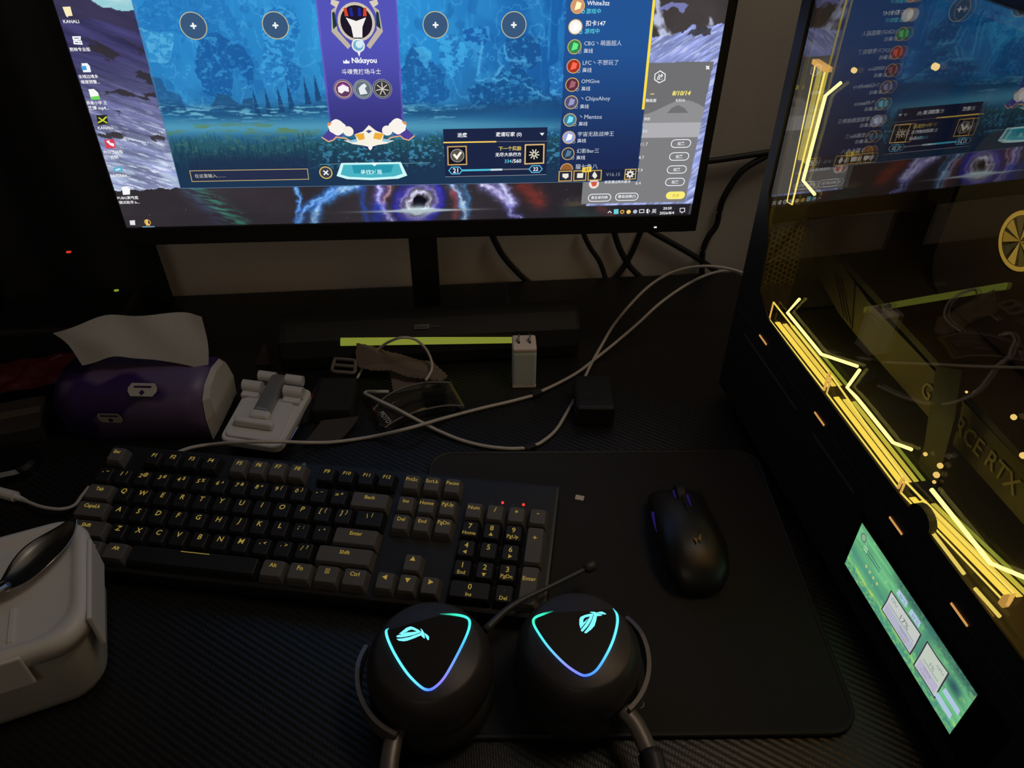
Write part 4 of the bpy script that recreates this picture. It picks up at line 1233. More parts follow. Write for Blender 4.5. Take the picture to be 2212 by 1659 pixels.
for z_ in (0.37, 0.40):
    obj('heat_sink', pcg(box(0.03, 0.17, 0.165, 0.196, z_, z_ + 0.022, 0.003)), M_SHROUD, comp)
obj('heat_sink', pcg(box(0.03, 0.062, 0.140, 0.196, 0.25, 0.36, 0.004)), M_SHROUD, comp)
for s_ in (0.275, 0.285, 0.295, 0.305):
    obj('memory_stick', pcg(box(s_, s_ + 0.006, 0.150, 0.196, 0.27, 0.40, 0.001)), M_SHROUD, comp)
pump = obj('cooler_block', pcg(xf(([(p[0], z_, p[1]) for z_ in (0.095, 0.18) for p in rrect(0.150, 0.140, 0.030, 6)],
                                   [(k, (k + 1) % 28, 28 + (k + 1) % 28, 28 + k) for k in range(28)] + [tuple(range(28)), tuple(range(28, 56))]), (0.195, 0, 0.288))), pmat('cooler_housing', (0.055, 0.050, 0.044), 0.5, noise=0.2), comp)
cs, cz = (0.1979,0.2972)
obj('cooler_ring', pcg(join(*[([(cs + r_ * math.cos(a), 0.0935, cz + r_ * math.sin(a)) for r_ in (0.0215, 0.0182) for a in np.linspace(0, 2 * math.pi, 33)[:-1]],
                               [(k, (k + 1) % 32, 32 + (k + 1) % 32, 32 + k) for k in range(32)])])), em((206, 164, 66), 0.8), pump)
for k in range(10):
    a0, a1 = 2 * math.pi * k / 10 + 0.05, 2 * math.pi * (k + 0.8) / 10
    V = [(cs, 0.0925, cz)] + [(cs + 0.0178 * math.cos(a), 0.0938, cz + 0.0178 * math.sin(a)) for a in np.linspace(a0, a1, 5)]
    obj('cooler_facet', pcg((V, [tuple(range(6))])), em([(176, 138, 50), (74, 66, 40), (206, 168, 74), (100, 82, 40), (186, 150, 60)][k % 5], 0.7), pump)
for off in (0.0, 0.035):
    obj('coolant_tube', tube(smooth_path([pc(0.225 + off, 0.14, 0.36), pc(0.24 + off, 0.10, 0.41), pc(0.33 + off, 0.09, 0.43), pc(0.44, 0.10, 0.40 - off)], 6), 0.010, 10), M_RUBBER, pump)
# cable run and LED reflections built as small glowing dots
obj('inner_bracket', sheet([(0.234,0.22),(0.2571,0.2332),(0.2691,0.199),(0.2841,0.1258),(0.259,0.1149),(0.2547,0.159)], 0.034, 0.038), M_DARKMETAL, comp)
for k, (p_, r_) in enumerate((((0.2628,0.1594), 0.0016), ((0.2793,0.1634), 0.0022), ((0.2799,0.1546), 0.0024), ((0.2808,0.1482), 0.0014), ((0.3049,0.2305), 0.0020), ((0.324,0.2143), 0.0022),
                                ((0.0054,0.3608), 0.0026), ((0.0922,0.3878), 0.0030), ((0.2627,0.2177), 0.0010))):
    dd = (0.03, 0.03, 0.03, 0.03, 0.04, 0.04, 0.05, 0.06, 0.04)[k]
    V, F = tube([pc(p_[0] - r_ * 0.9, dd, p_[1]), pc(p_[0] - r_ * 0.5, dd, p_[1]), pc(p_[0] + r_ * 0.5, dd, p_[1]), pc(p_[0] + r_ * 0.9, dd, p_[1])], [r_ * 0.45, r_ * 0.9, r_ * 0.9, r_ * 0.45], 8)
    obj('led_glint', (V, F), em((255, 214, 120), 1.6), comp)
# glowing bar added out of view to brighten the case interior
for d_ in (0.045,):
    obj('added_roof_glow', pcg(box(0.25, 0.45, 0.012, 0.022, 0.4490, 0.4540, 0.001)), em((255, 186, 84), 36.0), comp)
# radiator under the roof
rad = obj('radiator', pcg(box(0.03, 0.42, 0.07, 0.19, 0.425, 0.452, 0.003)), M_INNER, comp)

# ---- small status display on the lower side
LS0, LS1, LZ0, LZ1 = 0.2648, 0.4122, 0.0400, 0.0906
dfr = obj('status_display_frame', pcg(box(LS0 - 0.006, LS1 + 0.03, -0.0004, 0.002, LZ0 - 0.010, LZ1 + 0.008, 0.0003)), M_GLOSS, comp)


def paint_status(nx, ny):
    W_, H_ = 147.4, 50.6
    X, Y = np.meshgrid(np.linspace(0, W_, nx + 1), np.linspace(0, H_, ny + 1))
    n2 = fbm(X / 7, Y / 4, 81, 4)
    n3 = fbm(X / 2.2, Y / 1.6, 82, 3)
    I = np.zeros(X.shape + (3,)) + np.array([98, 168, 118.0])
    I = I * (0.86 + 0.3 * fbm(X / 20, Y / 3, 83, 3)[..., None])
    top = sstep(40, 47, Y + 6 * (n3 - .5)) * sstep(40, 60, X)
    I = blend(I, top * 0.8, (44, 78, 78))
    I = blend(I, sstep(0.5, 0.62, n3) * sstep(36, 48, Y) * sstep(40, 60, X) * 0.5, (92, 150, 104))
    mid = np.exp(-((Y - 20 - 0.0 * X) / 7) ** 2) * sstep(75, 50, X)
    I = blend(I, mid * 0.6, (60, 116, 108))
    I = blend(I, np.exp(-((X - 97) / 6) ** 2) * sstep(10, 20, Y) * 0.6, (58, 110, 104))
    I = blend(I, np.exp(-((X - 132) / 9) ** 2) * np.exp(-((Y - 34) / 6) ** 2) * 0.9, (40, 74, 84))
    bush = sstep(9, 6.5, Y + 5 * (n2 - .5))
    I = blend(I, bush * 0.75, (66, 128, 116))
    I = blend(I, bush * sstep(0.52, 0.6, n3) * 0.6, (130, 190, 96))
    I = blend(I, np.exp(-((Y - 10) / 1.8) ** 2) * sstep(0.4, 0.6, n2) * 0.8, (156, 204, 92))
    I = blend(I, sstep(0.7, 0.8, fbm(X / 5, Y / 5, 86, 3)) * 0.4, (150, 206, 120))
    return I


lcd = grid_screen('status_display', 200, 70, lambda u, v: PCO + np.outer(LS0 + u * (LS1 - LS0), PCT) - 0.0006 * PCN + np.outer(LZ0 + v * (LZ1 - LZ0), ZUP), paint_status(200, 70), attr_em('status_pixels', 1.15), dfr)


def L2(geo2, off):
    V, F = geo2
    return [pc(LS0 + p[0] / 1000, -0.0006 - off / 1000, LZ0 + p[1] / 1000).tolist() for p in V], F


def lpoly(name, pts, c, off=0.1):
    return obj(name, L2((pts, [tuple(range(len(pts)))]), off), em(c), lcd)


def ltext(t, cx, cy, w, col, off=0.4, bold=0.0):
    V, F = text2d(t, bold)
    s_ = w / np.ptp(V[:, 0])
    return obj('lettering', L2(([(cx + v[0] * s_, cy + v[1] * s_) for v in V], F), off), em(col), lcd)


def card(x0, x1, y0, y1, c, edge=(58, 50, 70)):
    random.seed(int(x0 * 7))
    j = lambda: random.uniform(-0.6, 0.6)
    P = [(x0 + j(), y0 + j()), ((x0 + x1) / 2, y0 + j()), (x1 + j(), y0 + j()), (x1 + j(), (y0 + y1) / 2), (x1 + j(), y1 + j()), ((x0 + x1) / 2, y1 + j()), (x0 + j(), y1 + j()), (x0 + j(), (y0 + y1) / 2)]
    cxy = ((x0 + x1) / 2, (y0 + y1) / 2)
    Q = [(p[0] + (1.2 if p[0] > cxy[0] else -1.2), p[1] + (1.2 if p[1] > cxy[1] else -1.2)) for p in P]
    lpoly('card_shadow', Q, edge, 0.12)
    return lpoly('card', P, c, 0.18)


card(54, 92, 11, 34, (196, 200, 196))
lpoly('card_shade', [(55, 11.8), (91, 11.8), (91, 21), (55, 21)], (176, 178, 198), 0.2)
card(100, 124, 8.5, 36.5, (192, 202, 188))
lpoly('card_shade', [(101, 9.3), (123, 9.3), (123, 19), (101, 19)], (182, 178, 200), 0.2)
for y_, x0_, x1_ in ((22.5, 56, 90), (21.5, 103, 121)):
    lpoly('card_rule', [(x0_, y_), (x1_, y_), (x1_, y_ + 0.7), (x0_, y_ + 0.7)], (128, 142, 136), 0.3)
for x0_, x1_, y0_, y1_ in ((58, 71, 37.5, 43.5), (75, 88, 37, 43), (124, 142, 9.5, 15), (127, 145, 20, 25.5)):
    lpoly('tag', [(x0_, y0_), (x1_, y0_), (x1_ - 0.6, y1_), (x0_ + 0.6, y1_)], (174, 196, 222), 0.2)
ltext('CPU', 60.5, 29.5, 7.5, (110, 118, 112))
ltext('17%', 76, 26.5, 10.5, (96, 106, 100))
ltext('900MHz', 80, 18.5, 12.5, (130, 130, 146))
ltext('522W', 80, 14, 9.5, (146, 140, 158))
ltext('GPU', 118, 31.5, 7.5, (128, 136, 126))
ltext('1%', 112, 25.5, 5.0, (110, 120, 112))
ltext('0MHz', 111, 17.0, 9.0, (140, 136, 152))
ltext('7.5W', 109, 12.0, 8.5, (150, 144, 160))
ltext('56°C', 65.5, 40.5, 8.0, (96, 108, 132))
ltext('52°C', 82.5, 40, 8.0, (96, 108, 132))
ltext('20', 16, 10, 5, (190, 208, 96))
ltext('50', 27, 10, 5, (186, 204, 98))
ltext('06', 38, 10, 5, (186, 204, 98))
for k in range(4):
    a = np.linspace(0, 2 * math.pi, 11)[:-1]
    lpoly('coin', [(22 + 5.5 * k + 1.2 * math.cos(t), 24 - 0.2 * k + 1.6 * math.sin(t)) for t in a], (190, 196, 116), 0.2)
for y_, c_ in ((37, (60, 96, 112)), (34, (56, 92, 112))):
    lpoly('gauge', [(12, y_), (36, y_), (36, y_ + 0.9), (12, y_ + 0.9)], c_, 0.2)
    lpoly('gauge', [(12, y_), (17, y_), (17, y_ + 0.9), (12, y_ + 0.9)], (206, 226, 206), 0.25)
a = np.linspace(0, 2 * math.pi, 17)[:-1]
lpoly('emblem', [(8 + 4.0 * math.cos(t), 42 + 4.4 * math.sin(t)) for t in a], (96, 130, 120), 0.2)
lpoly('emblem', [(8 + 2.6 * math.cos(t), 42 + 3.0 * math.sin(t)) for t in a], (140, 176, 140), 0.25)

# ------------------------------------------------------------------ keyboard
KU = 0.01905
kb = root('keyboard', (-0.1287,0.5246,0.0471), 'black full-size mechanical keyboard with grey function keys and yellow legends', 'keyboard')
kb.rotation_euler = Matrix([[0.97398, 0.220912, -0.050608], [-0.226154, 0.96191, -0.153573], [0.014755, 0.161022, 0.986841]]).to_euler()
KCX = 11.25


def kobj(name, geo, mat, parent):
    me = raw(name, geo[0], geo[1], mat)
    clean(me)
    return link(name, me, parent)


kx = lambda u: (u - KCX) * KU
YC = -0.0032                                   # key centre below its legend line
body = kobj('case', box(kx(-0.30), kx(22.85), -6.15 * KU, 0.80 * KU, -0.0258, -0.0095, 0.003), M_BLACK, kb)
kobj('foot', box(kx(1.5), kx(3.0), 0.35 * KU, 0.70 * KU, -0.044, -0.0255, 0.001), M_RUBBER, kb)
kobj('foot', box(kx(19.5), kx(21.0), 0.35 * KU, 0.70 * KU, -0.044, -0.0255, 0.001), M_RUBBER, kb)
CAPS = {}


def cap_mesh(w, h, grey):
    key = (w, h, grey)
    if key in CAPS:
        return CAPS[key]
    W, H = w * KU - 0.0008, h * KU - 0.0008
    rings = []
    for z, ix, iyf, iyb, r in ((-0.0095, 0.0, 0.0, 0.0, 0.0010), (-0.0035, 0.0014, 0.0012, 0.0006, 0.0015), (-0.0006, 0.0024, 0.0024, 0.0012, 0.0020), (-0.0002, 0.0030, 0.0030, 0.0018, 0.0020)):
        rings.append([(p[0], p[1] + (iyf - iyb) / 2, z) for p in rrect(W - 2 * ix, H - iyf - iyb, r, 3)])
    V, F = loft(rings)
    me = raw('key_cap', V, F, M_GREYKEY if grey else M_BLACKKEY)
    clean(me)
    CAPS[key] = me
    return me


LEG = {}


def legend(parent, t, size, dx, dy, sh=0.0, mat=None, z=0.00005):
    V, F = text2d(t, 0.012, sh)
    k = size / 0.72
    # keep the baseline look of small marks by scaling from the type height
    me = raw('legend', [(v[0] * k + dx, v[1] * k + dy, z) for v in V], F, mat or M_LEGEND)
    o = link('legend', me, parent)
    return o


def tri(parent, d, r, dx, dy):
    a0 = {'u': 90, 'd': 270, 'l': 180, 'r': 0}[d]
    V = [(dx + r * math.cos(math.radians(a0 + 120 * k)), dy + r * math.sin(math.radians(a0 + 120 * k)), 0.00005) for k in range(3)]
    link('legend', raw('legend', V, [(0, 1, 2)], M_LEGEND), parent)


def key(x, row, t=None, w=1.0, grey=False, h=1.0, sub=None, up=None, arrow=None, size=None, sh=0.0):
    o = link('key_cap', cap_mesh(w, h, grey), kb)
    yc = row * KU + YC - (h - 1) * KU / 2
    o.location = (kx(x), yc, 0.0)
    ly = row * KU - yc
    if h > 1:
        ly = (0.0075 if t == '+' else 0.0065)
    if t:
        if up:
            legend(o, t, 0.0044, -0.0022, ly - 0.0004, sh)
            legend(o, up, 0.0036, 0.0022, ly + 0.0008, sh)
        else:
            s_ = size or (0.0050 if len(t) == 1 else 0.0042 if len(t) == 2 else 0.0037)
            legend(o, t, s_, 0.0, ly, sh)
    if sub in ('u', 'd', 'l', 'r'):
        tri(o, sub, 0.0022, 0.0, ly - 0.0066)
    elif sub:
        legend(o, sub, 0.0034, 0.0, ly - 0.0068)
    if arrow:
        tri(o, arrow, 0.0028, 0.0, ly + 0.0002)
    return o


key(0.5, 0, 'Esc', grey=True, sh=0.1)
for i in range(4):
    key(2.5 + i, 0, 'F%d' % (i + 1), sh=0.15)
    key(7 + i, 0, 'F%d' % (i + 5), grey=True, sh=0.15)
    key(11.5 + i, 0, 'F%d' % (i + 9), sh=0.15)
for i, t in enumerate(('PrtSc', 'ScrLk', 'Pause')):
    key(15.75 + i, 0, t, grey=True)
key(0.5, -1.25, '`', up='~')
for i, (a_, b_) in enumerate(zip('1234567890-=', '!@#$%^&*()_+')):
    key(1.5 + i, -1.25, a_, up=b_, sh=0.15)
key(14, -1.25, 'Back', 2.0, True)
for i, t in enumerate(('Ins', 'Home', 'PgUp')):
    key(15.75 + i, -1.25, t, grey=True)
for i, t in enumerate(('Num', '/', '*', '-')):
    key(19 + i, -1.25, t, grey=True)
key(0.75, -2.25, 'Tab', 1.5, True, sh=0.1)
for i, t in enumerate('QWERTYUIOP'):
    key(2 + i, -2.25, t, sh=0.15)
key(12, -2.25, '[', up='{', sh=0.15)
key(13, -2.25, ']', up='}', sh=0.15)
key(14.25, -2.25, '\\', 1.5, up='|', sh=0.1)
for i, t in enumerate(('Del', 'End', 'PgDn')):
    key(15.75 + i, -2.25, t, grey=True)
for i, (t, s_) in enumerate((('7', 'Home'), ('8', 'u'), ('9', 'PgUp'))):
    key(19 + i, -2.25, t, sub=s_)
key(22, -2.25, '+', 1.0, True, 2.0)
key(0.875, -3.25, 'CapsLk', 1.75, True, sh=0.1)
for i, t in enumerate('ASDFGHJKL'):
    key(2.25 + i, -3.25, t, sh=0.15)
key(11.25, -3.25, ';', up=':', sh=0.15)
key(12.25, -3.25, ',', up='"', sh=0.15)
key(13.875, -3.25, 'Enter', 2.25, True)
for i, (t, s_) in enumerate((('4', 'l'), ('5', None), ('6', 'r'))):
    key(19 + i, -3.25, t, sub=s_)
key(1.125, -4.25, 'Shift', 2.25, True, sh=0.1)
for i, t in enumerate('ZXCVBNM'):
    key(2.75 + i, -4.25, t, sh=0.15)
for i, (a_, b_) in enumerate(((',', '<'), ('.', '>'), ('/', '?'))):
    key(9.75 + i, -4.25, a_, up=b_, sh=0.15)
key(13.625, -4.25, 'Shift', 2.75, True)
key(16.75, -4.25, None, grey=True, arrow='u')
for i, (t, s_) in enumerate((('1', 'End'), ('2', 'd'), ('3', 'PgDn'))):
    key(19 + i, -4.25, t, sub=s_)
key(22, -4.25, 'Enter', 1.0, True, 2.0)
key(0.625, -5.25, 'Ctrl', 1.25, True, sh=0.1)
key(1.875, -5.25, 'Win', 1.25, True, sh=0.1)
key(3.125, -5.25, 'Alt', 1.25, True, sh=0.1)
sp_ = key(6.875, -5.25, None, 6.25)
link('legend', raw('legend', [(-0.013, 0.0062, 0.0001), (0.013, 0.0062, 0.0001), (0.013, 0.0068, 0.0001), (-0.013, 0.0068, 0.0001)], [(0, 1, 2, 3)], M_LEGEND), sp_)
key(10.625, -5.25, 'Alt', 1.25, True)
key(11.875, -5.25, 'Fn', 1.25, True)
mk = key(13.125, -5.25, None, 1.25, True)
V, F = line2d([(-0.0016, 0.0012), (0.0016, 0.0012), (0.0016, 0.0052), (-0.0016, 0.0052)], 0.0004, True)
link('legend', raw('legend', [(v[0], v[1], 0.00005) for v in V], F, M_LEGEND), mk)
for y_ in (0.0024, 0.0038):
    V, F = line2d([(-0.0008, y_), (0.0008, y_)], 0.0006)
    link('legend', raw('legend', [(v[0], v[1], 0.00005) for v in V], F, M_LEGEND), mk)
key(14.375, -5.25, 'Ctrl', 1.25, True)
for i, t in enumerate('ldr'):
    key(15.75 + i, -5.25, None, grey=True, arrow=t)
key(19.5, -5.25, '0', 2.0, sub='Ins')
key(21, -5.25, '.', sub='Del', size=0.0020)
# lock lights on the case above the number block
for u, on in ((20.22, True), (21.22, True)):
    V, F = tube([(kx(u), -0.52 * KU, -0.0098), (kx(u), -0.52 * KU, -0.0086), (kx(u), -0.52 * KU, -0.0082)], [0.0012, 0.0012, 0.0006], 10, up=(0, 1, 0))
    kobj('lock_light', (V, F), em((255, 60, 50), 1.4), kb)
for u, t in ((19.75, '1'), (20.75, 'A')):
    V, F = text2d(t)
    link('lock_mark', raw('lock_mark', [(v[0] * 0.003 + kx(u), v[1] * 0.003 - 0.55 * KU, -0.0094) for v in V], F, pmat('grey_print', (0.15, 0.15, 0.15), 0.6)), kb)
link('brand_diamond', raw('brand_diamond', [(kx(10.0) + 0.0022, 0.62 * KU, -0.0093), (kx(10.0), 0.62 * KU + 0.0022, -0.0093), (kx(10.0) - 0.0022, 0.62 * KU, -0.0093), (kx(10.0), 0.62 * KU - 0.0022, -0.0093)], [(0, 1, 2, 3)], pmat('grey_badge', (0.25, 0.24, 0.22), 0.5)), kb)

# ------------------------------------------------------------------ mouse pad
PADZ = 0.004
o_, ux = np.array([0.127, 0.4235, 0.0]), rotz(-4.3)
pad = root('mouse_pad', (0.127, 0.4235, 0.0), 'dark rounded cloth mouse pad under the mouse and headset', 'mouse pad')
def felt():
    m = pmat('pad_cloth', (0.013, 0.013, 0.014), 0.85, noise=0.35, nscale=2500, bump=0.5, sheen=0.15)
    return m
obj('surface', xf(prism(rrect(0.336, 0.300, 0.022, 8), 0.0, PADZ, 0.0012), o_, ux), felt(), pad)
edge = [o_ + p[0] * ux[0] + p[1] * ux[1] + np.array([0, 0, 0.0028]) for p in rrect(0.336, 0.300, 0.022, 8)]
obj('stitched_edge', tube(edge, 0.0024, 8, closed=True), M_RUBBER, pad)
q = np.array((0.1232,0.2952,0.0042))
obj('printed_name', text_geo('JO', q, np.array([1.0, -0.07, 0]), np.array([0.07, 1.0, 0]), width=0.012), pmat('pad_print', (0.10, 0.22, 0.20), 0.6), pad)

# ------------------------------------------------------------------ mouse
ms = root('computer_mouse', (0.2, 0.445, PADZ), 'black gaming mouse with a glowing wheel slot resting on the mouse pad', 'mouse')
rings = []
for t, hw, h, xo in ((-0.060, 0.008, 0.012, 0), (-0.057, 0.019, 0.019, 0), (-0.046, 0.0265, 0.030, 0), (-0.025, 0.0295, 0.038, 0), (0.0, 0.0285, 0.037, -0.001), (0.025, 0.0265, 0.032, -0.001), (0.042, 0.0265, 0.025, 0), (0.050, 0.025, 0.020, 0), (0.054, 0.020, 0.015, 0)):
    rg = []
    for k in range(20):
        a = 2 * math.pi * k / 20
        cx_, sx_ = math.cos(a), math.sin(a)
        x_ = hw * math.copysign(abs(cx_) ** 0.75, cx_)
        z_ = h * (0.5 + 0.5 * math.copysign(abs(sx_) ** 0.8, sx_))
        if sx_ < -0.1:
            x_ *= 0.92
        rg.append((x_ + xo, t, max(z_, 0.001)))
    rings.append(rg)
axm = rotz(-2)
mb = obj('shell', xf(loft(rings), (0.2, 0.445, PADZ), axm), M_GLOSS if False else pmat('mouse_shell', (0.012, 0.012, 0.012), 0.38, noise=0.2, nscale=1200, bump=0.05), ms, smooth=True)
obj('wheel', xf(([(x_, 0.036 + 0.010 * math.cos(a), 0.0255 + 0.010 * math.sin(a)) for x_ in (-0.0035, 0.0035) for a in np.linspace(0, 2 * math.pi, 21)[:-1]],
                 [(k, (k + 1) % 20, 20 + (k + 1) % 20, 20 + k) for k in range(20)] + [tuple(range(20)), tuple(range(20, 40))]), (0.2, 0.445, PADZ), axm), M_RUBBER, ms)
VI = em((44, 30, 110), 0.55)
for g in (box(-0.0056, -0.0046, 0.026, 0.040, 0.0275, 0.0300), box(0.0046, 0.0056, 0.016, 0.030, 0.0310, 0.0340)):
    obj('wheel_light', xf(g, (0.2, 0.445, PADZ), axm), VI, ms)
obj('side_reflection', xf(box(-0.0290, -0.0265, -0.004, 0.020, 0.020, 0.0235, 0.0006), (0.2, 0.445, PADZ), axm), VI, ms)  # purple reflection on the side, built as a glowing strip
obj('side_button', xf(box(-0.0296, -0.0265, -0.002, 0.018, 0.0150, 0.0185, 0.0008), (0.2, 0.445, PADZ), axm), M_RUBBER, ms)
obj('split_line', xf(box(-0.0004, 0.0004, 0.010, 0.026, 0.0345, 0.0362), (0.2, 0.445, PADZ), axm), M_RUBBER, ms)
M_AMB = pmat('amber_print', (0.36, 0.20, 0.05), 0.4)
for k, g in enumerate(([(-0.004, -0.024), (-0.002, -0.031), (0.0, -0.026), (-0.0015, -0.0255)], [(0.0005, -0.026), (0.002, -0.030), (0.0045, -0.021), (0.003, -0.022)])):
    obj('emblem', xf(([(p[0], p[1], 0.0385 - 0.00002 * k) for p in g], [(0, 1, 2, 3)]), (0.2, 0.445, PADZ), axm), M_AMB, ms)

# ------------------------------------------------------------------ headset lying on the desk
hs = root('gaming_headset', (0.025, 0.30, 0.0), 'black gaming headset with glowing triangular ear plates, lying before the keyboard', 'headset')
M_SHELL = pmat('headset_shell', (0.030, 0.028, 0.030), 0.45, noise=0.2, nscale=900, bump=0.05)
M_CUSH = pmat('ear_cushion', (0.010, 0.010, 0.011), 0.8, noise=0.3, nscale=1500, bump=0.4)
M_YOKE = pmat('yoke_metal', (0.17, 0.155, 0.15), 0.38, metal=0.5, noise=0.15)


def glow_line(path, cols, r, name, parent):
    """light guide whose colour runs along its length"""
    n = 8
    V, F = tube(path, r, n)
    m = len(path)
    me = raw(name, np.array(V) - np.array(WLOC[parent]), F, None)
    a = me.color_attributes.new('pixel', 'FLOAT_COLOR', 'POINT')
    C = np.zeros((len(V), 4))
    for i in range(m):
        t = i / (m - 1)
        c = [np.interp(t, [k / (len(cols) - 1) for k in range(len(cols))], [lin(cc[j]) for cc in cols]) for j in range(3)]
        C[i * n:(i + 1) * n, :3] = c
    C[:, 3] = 1
    a.data.foreach_set('color', C.astype(np.float32).ravel())
    me.materials.append(attr_em('light_guide', 1.7))
    return link(name, me, parent)


def cup(cx, cy, tri_px, logo, cols, tiltx):
    rings = []
    prof = ((0.001, 0.036), (0.004, 0.043), (0.014, 0.0485), (0.024, 0.0475), (0.031, 0.0430))
    sh = ((0.030, 0.0425), (0.034, 0.0455), (0.044, 0.0470), (0.054, 0.0460), (0.062, 0.0425), (0.068, 0.0390), (0.0700, 0.0365))

    def rg(z, r):
        return [(cx + tiltx * z * 0.0 + r * 0.98 * math.cos(2 * math.pi * k / 40), cy + 0.004 - 0.004 * z / 0.07 + r * 1.04 * math.sin(2 * math.pi * k / 40), z + 0.001) for k in range(40)]
    obj('ear_cushion', loft([rg(z, r) for z, r in prof]), M_CUSH, hs, smooth=True)
    shell = obj('ear_cup', loft([rg(z, r) for z, r in sh]), M_SHELL, hs, smooth=True)
    # triangular plate
    P = smooth_path(tri_px + [tri_px[0]], 6)[:-1]
    c_ = np.mean(P, axis=0)
    pl = [(p[0], p[1]) for p in P]
    obj('ear_plate', prism([((p[0] - c_[0]) * 0.97 + c_[0], (p[1] - c_[1]) * 0.97 + c_[1]) for p in pl], 0.0700, 0.0722, 0.0006), M_GLOSS, shell)
    return shell


TL = [(-0.021,0.341,0.0725),(-0.0092,0.3392,0.0725),(-0.0015,0.3362,0.0725),(0.0006,0.3313,0.0725),(-0.0021,0.3215,0.0725),(-0.0103,0.3045,0.0725),(-0.0186,0.29,0.0725),(-0.025,0.2834,0.0725),(-0.03,0.2818,0.0725),(-0.0353,0.285,0.0725),(-0.0438,0.295,0.0725),(-0.0521,0.3092,0.0725),(-0.0577,0.3218,0.0725),(-0.0596,0.3295,0.0725),(-0.0577,0.3321,0.0725)]
TR = [(0.0623,0.3362,0.0725),(0.0541,0.3341,0.0725),(0.0484,0.3318,0.0725),(0.0466,0.3281,0.0725),(0.0485,0.3209,0.0725),(0.0551,0.3068,0.0725),(0.0646,0.2929,0.0725),(0.0731,0.2848,0.0725),(0.0785,0.283,0.0725),(0.0855,0.2862,0.0725),(0.0938,0.2961,0.0725),(0.1014,0.308,0.0725),(0.1069,0.3205,0.0725),(0.1085,0.329,0.0725),(0.1066,0.3348,0.0725)]
cl_ = cup(-0.0297, 0.314, [np.array(p) for p in TL], None, None, 0)
cr_ = cup(0.0786, 0.313, [np.array(p) for p in TR], None, None, 0)
GLC = [(20, 90, 76), (60, 240, 190), (70, 235, 215), (70, 150, 240), (120, 110, 240), (70, 110, 250), (90, 190, 250), (90, 225, 250), (90, 235, 240), (40, 120, 150)]
pl_ = smooth_path(TL, 5)
taper = [0.0009 * min(1, 0.25 + 3.0 * min(i, len(pl_) - 1 - i) / len(pl_) * 4) for i in range(len(pl_))]
glow_line(pl_, GLC, taper, 'light_ring', cl_)
pr_ = smooth_path(TR, 5)
glow_line(pr_, [(20, 80, 60), (60, 235, 180), (60, 220, 170), (70, 190, 210), (120, 120, 240), (70, 110, 250), (70, 150, 250), (90, 210, 250), (90, 230, 250), (60, 150, 160)], taper, 'light_ring', cr_)
CYG = em((120, 236, 246), 1.3)
zlogo = 0.0724
